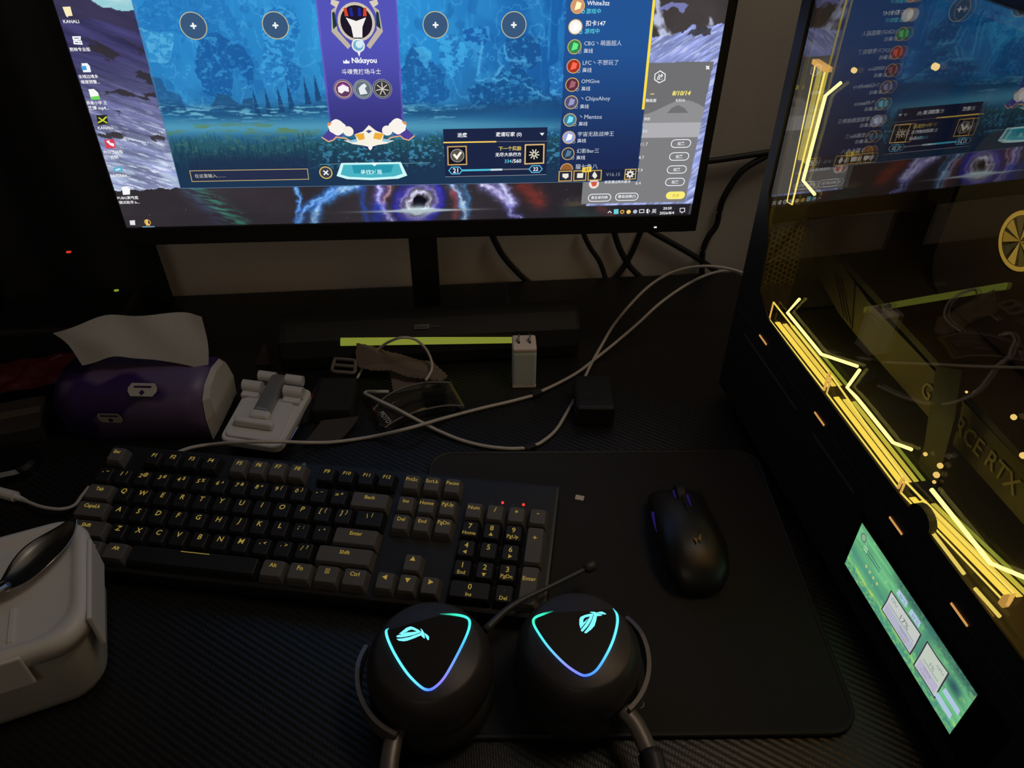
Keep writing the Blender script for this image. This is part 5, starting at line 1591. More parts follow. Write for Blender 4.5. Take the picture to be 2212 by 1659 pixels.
for part in ([(-0.0505,0.3267,0.0724),(-0.0451,0.3314,0.0724),(-0.0421,0.3323,0.0724),(-0.0395,0.3311,0.0724),(-0.0361,0.3287,0.0724),(-0.0347,0.3269,0.0724),(-0.0404,0.326,0.0724),(-0.0453,0.3254,0.0724),(-0.0496,0.3261,0.0724),(-0.0444,0.3275,0.0724),(-0.0403,0.3275,0.0724),(-0.0374,0.3276,0.0724),(-0.0411,0.3297,0.0724),(-0.0434,0.3291,0.0724),(-0.0454,0.3277,0.0724),(-0.0483,0.3265,0.0724)],
             [(-0.0522,0.325,0.0724),(-0.051,0.3259,0.0724),(-0.046,0.3256,0.0724),(-0.0404,0.3266,0.0724),(-0.0351,0.3279,0.0724),(-0.0347,0.3269,0.0724),(-0.0401,0.325,0.0724),(-0.0456,0.324,0.0724),(-0.0489,0.3238,0.0724),(-0.0519,0.3242,0.0724)],
             [(-0.052,0.3229,0.0724),(-0.0476,0.3229,0.0724),(-0.0427,0.3236,0.0724),(-0.0378,0.3252,0.0724),(-0.0348,0.3264,0.0724),(-0.0343,0.3278,0.0724),(-0.0351,0.33,0.0724),(-0.0338,0.3289,0.0724),(-0.0326,0.3265,0.0724),(-0.0318,0.3217,0.0724),(-0.0325,0.3215,0.0724),(-0.0348,0.3242,0.0724),(-0.0394,0.3223,0.0724),(-0.0443,0.3207,0.0724),(-0.0469,0.3205,0.0724),(-0.0502,0.3212,0.0724),(-0.0518,0.3225,0.0724)],
             [(-0.0325,0.3262,0.0724),(-0.0302,0.3244,0.0724),(-0.0289,0.3226,0.0724),(-0.029,0.3201,0.0724),(-0.03,0.32,0.0724),(-0.0315,0.3232,0.0724)],
             [(0.08,0.3198,0.0724),(0.0797,0.3237,0.0724),(0.0804,0.3276,0.0724),(0.0815,0.3296,0.0724),(0.0848,0.3309,0.0724),(0.0887,0.3316,0.0724),(0.0914,0.3314,0.0724),(0.0909,0.3302,0.0724),(0.0886,0.3295,0.0724),(0.0848,0.3288,0.0724),(0.0834,0.3275,0.0724),(0.0826,0.3244,0.0724),(0.0867,0.3279,0.0724),(0.0841,0.3241,0.0724)],
             [(0.08,0.3187,0.0724),(0.0839,0.323,0.0724),(0.087,0.3274,0.0724),(0.0889,0.3298,0.0724),(0.0914,0.3312,0.0724),(0.0887,0.3257,0.0724),(0.0852,0.3211,0.0724),(0.0813,0.3174,0.0724),(0.0803,0.3175,0.0724)],
             [(0.0821,0.3165,0.0724),(0.0858,0.3205,0.0724),(0.089,0.3252,0.0724),(0.0916,0.3306,0.0724),(0.0913,0.3316,0.0724),(0.089,0.333,0.0724),(0.0895,0.3333,0.0724),(0.0924,0.3331,0.0724),(0.0946,0.3317,0.0724),(0.0977,0.3298,0.0724),(0.0969,0.3293,0.0724),(0.0936,0.3292,0.0724),(0.0925,0.3257,0.0724),(0.0904,0.3212,0.0724),(0.0875,0.3184,0.0724),(0.0837,0.3158,0.0724),(0.0827,0.3157,0.0724)],
             [(0.094,0.3324,0.0724),(0.0969,0.3328,0.0724),(0.0982,0.3327,0.0724),(0.1009,0.3306,0.0724),(0.1002,0.3301,0.0724),(0.0972,0.3306,0.0724)]):
    par = cl_ if part[0][0] < 0.03 else cr_
    n_ = len(part)
    bm = bmesh.new()
    f = bm.faces.new([bm.verts.new((p[0], p[1], p[2])) for p in part])
    bmesh.ops.triangulate(bm, faces=[f])
    bm.verts.index_update()
    g = ([tuple(v.co) for v in bm.verts], [tuple(v.index for v in ff.verts) for ff in bm.faces])
    bm.free()
    obj('glowing_emblem', g, CYG, par)
# yokes, arms and band
def yoke(cx, cy, a0, a1, r=0.0525):
    P = [(cx + r * math.cos(math.radians(a0 + (a1 - a0) * k / 20)), cy + r * 1.05 * math.sin(math.radians(a0 + (a1 - a0) * k / 20)), 0.036) for k in range(21)]
    V, F = [], []
    for i, p in enumerate(P):
        e = min(1.0, 0.45 + 0.12 * min(i, 99))
        d = np.array([p[0] - cx, p[1] - cy, 0])
        d /= np.linalg.norm(d)
        p = np.array(p)
        V += [(p + d * 0.0022 + ZUP * 0.0085 * e).tolist(), (p + d * 0.0022 - ZUP * 0.0085 * e).tolist(), (p - d * 0.0010 - ZUP * 0.0085 * e).tolist(), (p - d * 0.0010 + ZUP * 0.0085 * e).tolist()]
    for i in range(20):
        F += [(i * 4 + k, i * 4 + (k + 1) % 4, i * 4 + 4 + (k + 1) % 4, i * 4 + 4 + k) for k in range(4)]
    F += [(0, 1, 2, 3), (80, 81, 82, 83)]
    return V, F
obj('yoke', yoke(-0.0297, 0.318, 155, 244), M_YOKE, hs)
obj('yoke', yoke(0.0786, 0.318, 34, -56), M_YOKE, hs)
aL = smooth_path([(-0.050, 0.281, 0.036), (-0.056, 0.268, 0.035), (-0.0585, 0.250, 0.034), (-0.058, 0.235, 0.034)], 6)
aR = smooth_path([(0.106, 0.276, 0.036), (0.1125, 0.265, 0.035), (0.117, 0.248, 0.034), (0.118, 0.235, 0.034)], 6)
obj('slider_arm', tube(aL, 0.0066, 12, flat=0.75), M_YOKE, hs, smooth=True)
obj('slider_arm', tube(aR, 0.0066, 12, flat=0.75), M_YOKE, hs, smooth=True)
band = smooth_path([(-0.058, 0.243, 0.034), (-0.056, 0.215, 0.034), (-0.040, 0.180, 0.034), (-0.005, 0.155, 0.034), (0.030, 0.148, 0.034), (0.065, 0.155, 0.034), (0.100, 0.180, 0.034), (0.116, 0.215, 0.034), (0.118, 0.243, 0.034)], 6)
obj('headband', tube(band, 0.0085, 12, flat=1.6), M_SHELL, hs, smooth=True)
mic = smooth_path([(0.012, 0.345, 0.042), (0.035, 0.366, 0.041), (0.070, 0.385, 0.038), (0.100, 0.4005, 0.036)], 6)
M_BOOM = pmat('mic_boom', (0.045, 0.055, 0.055), 0.4, noise=0.15)
mo = obj('microphone_boom', tube(mic, [0.0034 - 0.0014 * min(1, i / 10) for i in range(len(mic))], 8), M_BOOM, hs, smooth=True)
obj('microphone_tip', tube([(0.098, 0.3995, 0.036), (0.1005, 0.4008, 0.036), (0.1065, 0.4038, 0.036), (0.109, 0.405, 0.036)], [0.0025, 0.0045, 0.0045, 0.003], 12), M_SHELL, mo, smooth=True)

# ------------------------------------------------------------------ lunch box and spoon
LB_A = rotz(18)
LB_O = np.array([-0.2715, 0.3420, 0.0])


def lbg(geo):
    return xf(geo, LB_O, LB_A)


lb = root('lunch_box', tuple(LB_O + 0.06 * LB_A[1] - 0.08 * LB_A[0]), 'pale frosted lunch box with a white snap lid, left of the keyboard', 'lunch box')
M_FROST = pmat('frosted_plastic', (0.46, 0.47, 0.42), 0.35, noise=0.06, nscale=30)
LW, LD = 0.175, 0.120
rings = [[(p[0] - LW / 2, p[1] + LD / 2, z) for p in rrect(LW * k, LD * k, 0.024, 8)] for z, k in ((0.0, 0.86), (0.004, 0.92), (0.012, 0.955), (0.060, 0.985), (0.066, 0.99))]
obj('container', lbg(loft(rings)), M_FROST, lb, smooth=True)
rings = [[(p[0] - LW / 2, p[1] + LD / 2, z) for p in rrect(LW + dw, LD + dw, 0.026, 8)] for z, dw in ((0.064, 0.004), (0.074, 0.005), (0.079, 0.002), (0.0805, -0.004), (0.0805, -0.012), (0.0775, -0.018), (0.0762, -0.024))]
lid = obj('lid', lbg(loft(rings)), M_WHITE, lb, smooth=True)
fl = lbg(box(0.0015, 0.0050, 0.012, 0.092, 0.046, 0.079, 0.0014))
obj('snap_flap', fl, M_WHITE, lid)
obj('snap_flap', lbg(box(-0.150, -0.040, -0.0048, -0.0015, 0.048, 0.079, 0.0014)), M_WHITE, lid)
obj('lid_rib', lbg(box(-0.050, -0.046, 0.014, 0.045, 0.0760, 0.0775, 0.0006)), M_WHITE, lid)

sp = root('spoon', (-0.3339,0.4169,0.0815), 'polished steel spoon lying on the lunch box lid', 'spoon')
S0, S1 = np.array((-0.3084,0.4436,0.0835)), np.array((-0.3382,0.3775,0.0835))
ax_ = (S1 - S0)
Ls = np.linalg.norm(ax_)
ax_ /= Ls
sd_ = np.array([-ax_[1], ax_[0], 0])
V, F = [], []
nu, nv = 20, 16
rad_ = [0.0] * nu
for i in range(nu):
    t = i / (nu - 1)
    w = 0.0155 * math.sin(math.pi * min(1, t * 0.90 + 0.03)) ** 0.75
    for j in range(nv):
        a = 2 * math.pi * j / nv
        x_ = w * math.cos(a)
        dep = 0.0080 * (1 - (x_ / 0.0165) ** 2) * math.sin(math.pi * min(1, t * 0.9 + 0.03))
        top = 0.0085 - dep + (0.0009 if math.sin(a) > 0 else -0.0009) * abs(math.sin(a)) ** 0.3
        V.append((S0 + ax_ * t * Ls + sd_ * x_ + ZUP * (top - 0.002)).tolist())
for i in range(nu - 1):
    F += [(i * nv + k, i * nv + (k + 1) % nv, (i + 1) * nv + (k + 1) % nv, (i + 1) * nv + k) for k in range(nv)]
F += [tuple(range(nv)), tuple((nu - 1) * nv + k for k in range(nv))]
obj('bowl', (V, F), M_STEEL, sp, smooth=True)
hp_ = smooth_path([S1 - ax_ * 0.006 + ZUP * 0.006, S1 + ax_ * 0.02 + ZUP * 0.012, S1 + ax_ * 0.06 + ZUP * 0.010, S1 + ax_ * 0.11 + ZUP * 0.004], 6)
obj('handle', tube(hp_, 0.0042, 10, flat=0.4), M_STEEL, sp, smooth=True)

# ------------------------------------------------------------------ tissue pack
tp = root('tissue_pack', (-0.34, 0.675, 0.0), 'soft purple tissue pack with a white sheet pulled out of its top', 'tissues')
A0, A1 = np.array([-0.412, 0.6455, 0.0]), np.array([-0.2620, 0.6285, 0.0])
tx_ = (A1 - A0) / np.linalg.norm(A1 - A0)
ty_ = np.array([-tx_[1], tx_[0], 0])
TLn = np.linalg.norm(A1 - A0)


def film_mat():
    m = bpy.data.materials.new('printed_purple_film')
    m.use_nodes = True
    nt = m.node_tree
    b = nt.nodes['Principled BSDF']
    b.inputs['Roughness'].default_value = 0.45
    tc = nt.nodes.new('ShaderNodeTexCoord')
    n_ = nt.nodes.new('ShaderNodeTexNoise')
    n_.inputs['Scale'].default_value = 13.0
    n_.inputs['Detail'].default_value = 1.5
    nt.links.new(tc.outputs['Object'], n_.inputs['Vector'])
    r = nt.nodes.new('ShaderNodeValToRGB')
    r.color_ramp.elements[0].position = 0.46
    r.color_ramp.elements[0].color = (0.035, 0.014, 0.105, 1)
    r.color_ramp.elements[1].position = 0.50
    r.color_ramp.elements[1].color = (0.120, 0.085, 0.185, 1)
    nt.links.new(n_.outputs['Fac'], r.inputs['Fac'])
    nt.links.new(r.outputs['Color'], b.inputs['Base Color'])
    return m


prof = [(0.0, 0.0), (-0.002, 0.030), (0.003, 0.054), (0.016, 0.064), (0.042, 0.069), (0.066, 0.064), (0.078, 0.050), (0.081, 0.022), (0.080, 0.0)]
rings = []
rng = random.Random(4)
for k in range(9):
    t = k / 8
    sc = 1.0 - 0.05 * (abs(t - 0.5) * 2) ** 3
    rings.append([(A0 + tx_ * t * TLn + ty_ * (0.04 + (y_ - 0.04) * sc) + ZUP * z_ * (sc + rng.uniform(-0.03, 0.03) * (z_ > 0.04))).tolist() for y_, z_ in prof])
pk = obj('pack', loft(rings), film_mat(), tp, smooth=True)
apex = 0.0
for sgn, base in ((1, A1), (-1, A0)):
    ring0 = [(base + tx_ * sgn * 0.001 + ty_ * (0.04 + (y_ - 0.04) * 0.955) + ZUP * z_ * 0.955).tolist() for y_, z_ in prof]
    ring1 = [(base + tx_ * sgn * 0.006 + ty_ * (0.04 + (y_ - 0.04) * 0.80) + ZUP * (0.034 + (z_ - 0.034) * 0.80)).tolist() for y_, z_ in prof]
    seam_ = [(base + tx_ * sgn * 0.009 + ty_ * (0.04 + (y_ - 0.04) * 0.74) + ZUP * (0.034 + (z_ - 0.034) * 0.08)).tolist() for y_, z_ in prof]
    obj('end_flap', loft([ring0, ring1, seam_]), M_CREAM if sgn > 0 else M_DPURPLE, tp)
for (u_, y_, z_, ey_, w_, h_) in ((0.092, 0.009, 0.0605, np.array(ty_) * 0.80 + ZUP * 0.60, 0.030, 0.014), (0.055, -0.0026, 0.034, ZUP * 0.99 - ty_ * 0.05, 0.026, 0.013)):
    c_ = A0 + tx_ * u_ + ty_ * y_ + ZUP * z_
    nn = np.cross(tx_, ey_)
    c_ = c_ + nn * 0.0022
    P = [(-0.5, -0.15), (-0.38, -0.5), (0.38, -0.5), (0.5, -0.15), (0.5, 0.15), (0.4, 0.5), (-0.4, 0.5), (-0.5, 0.15)]
    lbx = obj('label', ([(c_ + tx_ * p[0] * w_ + ey_ * p[1] * h_).tolist() for p in P], [tuple(range(8))]), M_CREAM, pk)
    obj('label_mark', ([(c_ + nn * 0.0003 + tx_ * p[0] * 0.003 + ey_ * (p[1] * 0.003 - 0.003)).tolist() for p in ((1, 0), (0, 1), (-1, 0), (0, -1))], [(0, 1, 2, 3)]), M_DPURPLE, lbx)
    obj('label_mark', ([(c_ + nn * 0.0003 + tx_ * p[0] * 0.009 + ey_ * (p[1] * 0.0010 + 0.003)).tolist() for p in ((1, 1), (-1, 1), (-1, -1), (1, -1))], [(0, 1, 2, 3)]), M_DPURPLE, lbx)
bot = [(-0.3843,0.672,0.0751),(-0.3707,0.672,0.0784),(-0.3503,0.672,0.0848),(-0.3305,0.672,0.0812),(-0.3083,0.672,0.0775),(-0.2821,0.672,0.0698),(-0.2608,0.672,0.0599)]
mid1 = [(-0.3966,0.684,0.0919),(-0.378,0.684,0.0967),(-0.3543,0.684,0.0988),(-0.3293,0.684,0.0973),(-0.3044,0.684,0.0947),(-0.2796,0.684,0.0909),(-0.2582,0.684,0.0837)]
top = [(-0.4158,0.7,0.0983),(-0.3893,0.7,0.1066),(-0.3601,0.7,0.1153),(-0.3332,0.7,0.1156),(-0.3075,0.7,0.1159),(-0.2797,0.7,0.1149),(-0.2613,0.7,0.1111)]
rows_ = [[np.array(p) for p in r] for r in (bot, mid1, top)]
cols_ = list(zip(*rows_))
G_ = [[smooth_path(list(c), 4)[k] for c in cols_] for k in range(9)]
G_ = [smooth_path(r, 4) for r in G_]
V, F = [], []
nc = len(G_[0])
for side in (0, 1):
    for i, r in enumerate(G_):
        for j, p in enumerate(r):
            wv_ = 0.0025 * math.sin(j * 0.55 + i * 0.4) * (i / 8)
            V.append((p + np.array([0, wv_ + 0.0007 * side, 0])).tolist())
N1 = len(G_) * nc
for side in (0, 1):
    for i in range(len(G_) - 1):
        for j in range(nc - 1):
            a = side * N1 + i * nc + j
            F.append((a, a + 1, a + nc + 1, a + nc) if side == 0 else (a, a + nc, a + nc + 1, a + 1))
obj('tissue_sheet', (V, F), M_PAPER, tp, smooth=True)

# ------------------------------------------------------------------ folded phone stand on a red box
rb = obj('red_box', prism([p[:2] for p in [(-0.242,0.6236,0),(-0.1844,0.6079,0),(-0.1583,0.6851,0),(-0.2154,0.7091,0)]], 0.0, 0.012, 0.001), M_RED)
tag(rb, 'flat red box lying under the white phone stand', 'box')
ps = root('phone_stand', (-0.2067,0.6528,0.0125), 'white folding phone stand lying collapsed beside the tissue pack', 'phone stand')
Pq = [np.array(p) for p in [(-0.2463,0.6085,0.02),(-0.1819,0.5891,0.02),(-0.159,0.6819,0.02),(-0.2294,0.708,0.02)]]
c_ = sum(Pq) / 4
rnd = []
for i in range(4):
    a, b_, d_ = Pq[i - 1], Pq[i], Pq[(i + 1) % 4]
    for k in range(5):
        t = k / 4
        p0 = b_ + (a - b_) / np.linalg.norm(a - b_) * 0.010
        p1 = b_ + (d_ - b_) / np.linalg.norm(d_ - b_) * 0.010
        rnd.append(((1 - t) ** 2 * p0 + 2 * t * (1 - t) * b_ + t * t * p1)[:2])
obj('base_plate', prism(rnd, 0.0125, 0.020, 0.0012), M_WHITE, ps)
ex_ = (Pq[1] - Pq[0]) / np.linalg.norm(Pq[1] - Pq[0])
ey_ = (Pq[3] - Pq[0]) / np.linalg.norm(Pq[3] - Pq[0])
SWd, SDp = np.linalg.norm(Pq[1] - Pq[0]), np.linalg.norm(Pq[3] - Pq[0])


def stg(geo):
    return xf(geo, Pq[0] * np.array([1, 1, 0]), (ex_, ey_, ZUP))


obj('top_leaf', stg(prism(rrect(SWd * 0.86, SDp * 0.62, 0.006, 4, SWd * 0.5, SDp * 0.36), 0.0200, 0.0225, 0.0006)), M_WHITE, ps)
for xx in (0.14, 0.86):
    V, F = tube([(SWd * xx - 0.011, SDp * 0.80, 0.0265), (SWd * xx + 0.011, SDp * 0.80, 0.0265)], 0.0066, 14)
    h = obj('hinge', stg((V, F)), M_WHITE, ps, smooth=False)
    obj('hinge_cheek', stg(box(SWd * xx - 0.010, SWd * xx + 0.010, SDp * 0.66, SDp * 0.80, 0.0200, 0.0245, 0.001)), M_WHITE, h)
for xx in (0.32, 0.80):
    V, F = tube([(SWd * xx - 0.010, SDp * 0.97, 0.0290), (SWd * xx + 0.010, SDp * 0.97, 0.0290)], 0.0058, 14)
    obj('hinge', stg((V, F)), M_WHITE, ps)
M_SILV = pmat('silver_arm', (0.34, 0.34, 0.34), 0.35, metal=0.6, noise=0.05)
obj('arm', stg(box(SWd * 0.40, SWd * 0.40 + 0.0175, SDp * 0.36, SDp * 0.99, 0.0225, 0.0345, 0.004, 3)), M_SILV, ps, smooth=False)
obj('cradle', stg(box(SWd * 0.38, SWd * 0.38 + 0.022, SDp * 0.26, SDp * 0.38, 0.0225, 0.0345, 0.004, 3)), M_WHITE, ps)
obj('cradle_lip', stg(box(SWd * 0.16, SWd * 0.80, SDp * 0.19, SDp * 0.28, 0.0225, 0.0310, 0.003, 3)), M_WHITE, ps)
glint = obj('metal_glint', tube([np.array(p) for p in [(-0.1781,0.6152,0.006),(-0.1734,0.6346,0.006),(-0.1685,0.6587,0.006)]], [0.0016, 0.0032, 0.0028], 10), M_STEEL)  # metal glint along the red box edge, built as a steel rod
tag(glint, 'short shiny metal pen lying along the red box', 'glint')

# ------------------------------------------------------------------ webbing strap with slider buckle
st = root('webbing_strap', (-0.1361,0.6734,0), 'folded dark webbing strap with a plastic slider buckle, by the phone stand', 'strap')
M_WEB = pmat('dark_webbing', (0.012, 0.012, 0.012), 0.9, noise=0.4, nscale=1500, bump=0.6)
M_WEB2 = pmat('brown_webbing', (0.050, 0.044, 0.038), 0.9, noise=0.4, nscale=1500, bump=0.6)


def ribbon(P, w, th, side):
    V, F = [], []
    side = np.array(side, float) / np.linalg.norm(side)
    m = len(P)
    for p in P:
        p = np.array(p, float)
        V += [(p - side * w / 2 - ZUP * th / 2).tolist(), (p + side * w / 2 - ZUP * th / 2).tolist(), (p + side * w / 2 + ZUP * th / 2).tolist(), (p - side * w / 2 + ZUP * th / 2).tolist()]
    for i in range(m - 1):
        F += [(i * 4 + k, i * 4 + (k + 1) % 4, i * 4 + 4 + (k + 1) % 4, i * 4 + 4 + k) for k in range(4)]
    F += [(0, 1, 2, 3), tuple(4 * (m - 1) + k for k in range(4))]
    return V, F


obj('folded_web', xf(box(-0.022, 0.020, -0.028, 0.030, 0.0, 0.020, 0.004), (-0.1335,0.6732,0), rotz(-4)), M_WEB, st)
obj('loose_end', ribbon(smooth_path([(-0.1269,0.6412,0.01),(-0.133,0.6312,0.006),(-0.1407,0.6204,0.003),(-0.1473,0.6126,0.002)], 4), 0.040, 0.002, (1, 0.1, 0)), M_WEB2, st)
obj('loose_end', ribbon(smooth_path([(-0.1482,0.7097,0.012),(-0.1539,0.6873,0.01),(-0.1607,0.6604,0.006),(-0.1639,0.6482,0.002)], 4), 0.020, 0.002, (1, 0.5, 0)), M_WEB, st)
M_BUCK = pmat('taupe_buckle', (0.16, 0.13, 0.115), 0.45, noise=0.1)
bq = [np.array(p) for p in [(-0.1403,0.7366,0.022),(-0.1153,0.73,0.022),(-0.1147,0.706,0.022),(-0.1407,0.7117,0.022)]]
fr_ = smooth_path([0.5 * (bq[i] + bq[(i + 1) % 4]) if k else bq[i] * 0.93 + sum(bq) / 4 * 0.07 for i in range(4) for k in (0, 1)] + [bq[0] * 0.93 + sum(bq) / 4 * 0.07], 4)[:-1]
bk = obj('slider_buckle', tube(fr_, 0.0022, 8, closed=True), M_BUCK, st, smooth=True)
obj('buckle_bar', tube([0.5 * (bq[0] + bq[3]), 0.5 * (bq[1] + bq[2])], 0.0021, 8), M_BUCK, bk)

# ------------------------------------------------------------------ cleaning cloth
ct = root('cleaning_cloth', (-0.0682,0.7318,0), 'taupe microfibre cloth folded with pinked edges, before the soundbar', 'cloth')


def drape(poly, z0, amp, seed):
    P = [np.array(p[:2]) for p in poly]
    Z = [p[2] if len(p) > 2 else 0.0 for p in poly]
    zo, zz_ = [], []
    out = []
    for i in range(len(P)):
        a, b_ = P[i], P[(i + 1) % len(P)]
        L_ = np.linalg.norm(b_ - a)
        k_ = max(1, int(L_ / 0.0028))
        nn = np.array([-(b_ - a)[1], (b_ - a)[0]]) / L_
        for k in range(k_):
            out.append(a + (b_ - a) * k / k_)
            zz_.append(nn * 0.0007 * (1 if k % 2 else -1))
            zo.append(Z[i] + (Z[(i + 1) % len(P)] - Z[i]) * k / k_)
    c_ = np.mean(out, axis=0)
    zm = float(np.mean(zo))
    V, F = [], []
    n_ = len(out)
    lv = (1.0, 0.97, 0.75, 0.45, 0.15)
    for side in (0, 1):
        for s_ in lv:
            for p, zp, pk_ in zip(out, zo, zz_):
                q_ = c_ + (p - c_) * s_ + (pk_ if s_ == 1.0 else 0)
                zz = z0 + (zm + (zp - zm) * s_) + amp * (0.5 + 0.5 * math.sin(q_[0] * 160 + seed) * math.cos(q_[1] * 130 + seed)) * (1.1 - s_ * 0.8)
                V.append((q_[0], q_[1], zz + 0.0012 * side))
    nl = len(lv)
    for side in (0, 1):
        o2 = side * nl * n_
        for i in range(nl - 1):
            F += [(o2 + i * n_ + k, o2 + i * n_ + (k + 1) % n_, o2 + (i + 1) * n_ + (k + 1) % n_, o2 + (i + 1) * n_ + k) for k in range(n_)]
        F.append(tuple(o2 + (nl - 1) * n_ + k for k in range(n_)))
    F += [(k, (k + 1) % n_, nl * n_ + (k + 1) % n_, nl * n_ + k) for k in range(n_)]
    return V, F


obj('lower_fold', drape([(-0.0781,0.7353,0),(-0.0435,0.7234,0),(-0.0128,0.7084,0),(-0.0301,0.6995,0),(-0.0723,0.6911,0)], 0.0004, 0.003, 1), M_CLOTH, ct)
obj('upper_fold', drape([(-0.1134,0.7426,0.036),(-0.0978,0.7414,0.032),(-0.0716,0.7364,0.024),(-0.0424,0.7297,0.017),(-0.0263,0.7265,0.015),(-0.0092,0.7075,0.008),(-0.0164,0.7011,0.006),(-0.0323,0.7037,0.007),(-0.0535,0.7086,0.008),(-0.0748,0.7184,0.012),(-0.0962,0.7202,0.012),(-0.1161,0.7273,0.014)], 0.0005, 0.004, 2), M_CLOTH, ct)

# ------------------------------------------------------------------ clear blister pack
bp_ = root('blister_pack', (-0.0459,0.678,0), 'curved clear plastic blister pack with white lettering, beside the cloth', 'package')


def clear_mat():
    m = bpy.data.materials.new('clear_blister')
    m.use_nodes = True
    nt = m.node_tree
    nt.nodes.remove(nt.nodes['Principled BSDF'])
    t = nt.nodes.new('ShaderNodeBsdfTransparent')
    t.inputs[0].default_value = (0.75, 0.76, 0.78, 1)
    g = nt.nodes.new('ShaderNodeBsdfGlossy')
    g.inputs['Roughness'].default_value = 0.12
    mx = nt.nodes.new('ShaderNodeMixShader')
    mx.inputs[0].default_value = 0.16
    nt.links.new(t.outputs[0], mx.inputs[1])
    nt.links.new(g.outputs[0], mx.inputs[2])
    nt.links.new(mx.outputs[0], nt.nodes['Material Output'].inputs[0])
    return m


M_CLEAR = clear_mat()
outl = [p[:2] for p in [(-0.0924,0.653,0.01),(-0.0801,0.6745,0.01),(-0.0609,0.6895,0.01),(-0.0348,0.6975,0.01),(-0.0057,0.6951,0.01),(0.0016,0.6758,0.01),(0.0074,0.6525,0.01),(-0.0119,0.6541,0.01),(-0.0348,0.6497,0.01),(-0.0549,0.642,0.01),(-0.0705,0.6311,0.01),(-0.0781,0.6227,0.01),(-0.0852,0.6278,0.01)]]
obj('backing_card', prism(outl, 0.0006, 0.0014), pmat('dark_card', (0.010, 0.010, 0.010), 0.6), bp_)
sh_ = obj('clear_shell', prism(outl, 0.0015, 0.0120, 0.0015), M_CLEAR, bp_)
inn = [p[:2] for p in [(-0.0727,0.6569,0.012),(-0.0527,0.6713,0.012),(-0.0269,0.6807,0.012),(-0.0112,0.6811,0.012),(-0.0141,0.6681,0.012),(-0.0321,0.6647,0.012),(-0.0525,0.6584,0.012),(-0.0659,0.6484,0.012)]]
obj('raised_window', prism(inn, 0.0121, 0.0150, 0.001), M_CLEAR, sh_)
for pts in ([(-0.0919,0.6494,0.013),(-0.0797,0.6708,0.013),(-0.0606,0.6857,0.013),(-0.0346,0.6937,0.013),(-0.0057,0.6912,0.013)], [(-0.0777,0.6193,0.013),(-0.0701,0.6276,0.013),(-0.0546,0.6385,0.013),(-0.0346,0.6461,0.013),(-0.0119,0.6505,0.013),(0.0074,0.6489,0.013)]):
    obj('shell_rim', tube(smooth_path(pts, 5), 0.0009, 6), pmat('frosted_rim', (0.20, 0.19, 0.18), 0.3), sh_)
q0, q1 = np.array((-0.0888,0.6468,0.0124)), np.array((-0.0758,0.6213,0.0124))
dx_ = (q1 - q0) / np.linalg.norm(q1 - q0)
obj('lettering', text_geo('MOTO', 0.5 * (q0 + q1) + np.array([0.004, 0.003, 0]), dx_, np.array([-dx_[1], dx_[0], 0]), width=0.021, height=0.0065, bold=0.02), pmat('white_print', (0.45, 0.45, 0.45), 0.5), bp_)
obj('red_corner', ([list(p) for p in [(-0.0939,0.6584,0.0122),(-0.0912,0.655,0.0122),(-0.0877,0.6454,0.0122),(-0.0914,0.6488,0.0122)]], [(0, 1, 2, 3)]), M_RED, bp_)
obj('yellow_edge', ([list(p) for p in [(-0.0094,0.6909,0.0122),(-0.0052,0.6905,0.0122),(0.0074,0.6507,0.0122),(0.0039,0.651,0.0122)]], [(0, 1, 2, 3)]), pmat('olive_print', (0.14, 0.12, 0.03), 0.5), bp_)

# ------------------------------------------------------------------ charger
cg_o = np.array([0.0785, 0.704, 0.0])
cg = root('wall_charger', tuple(cg_o), 'white two-pin wall charger standing upright with its pins on top', 'charger')
cga = rotz(-3)
obj('body', xf(box(-0.0135, 0.0135, -0.014, 0.014, 0.0, 0.050, 0.003, 3), cg_o, cga), pmat('charger_white', (0.70, 0.78, 0.77), 0.4, noise=0.03), cg)
topc = obj('cap', xf(box(-0.0136, 0.0136, -0.0141, 0.0141, 0.0495, 0.0560, 0.003, 3), cg_o, cga), pmat('charger_cap', (0.80, 0.68, 0.60), 0.45, noise=0.03), cg)
obj('foot_ring', xf(box(-0.0137, 0.0137, -0.0142, 0.0142, 0.0, 0.004, 0.0015, 2), cg_o, cga), pmat('charger_cap', (0.52, 0.44, 0.38)), cg)
for x_ in (-0.0062, 0.0062):
    obj('pin', xf(box(x_ - 0.0008, x_ + 0.0008, -0.002, 0.004, 0.0555, 0.0640, 0.0003), cg_o, cga), M_STEEL, cg)
    obj('pin_slot', xf(box(x_ - 0.0013, x_ + 0.0013, -0.004, 0.008, 0.0555, 0.0563), cg_o, cga), M_RUBBER, topc)

# ------------------------------------------------------------------ cables
def cable(name, pts, r, mat, label, n=7, group=None):
    o = obj(name, tube(smooth_path(pts, n), r, 8), mat, smooth=True)
    return tag(o, label, 'cable', group)


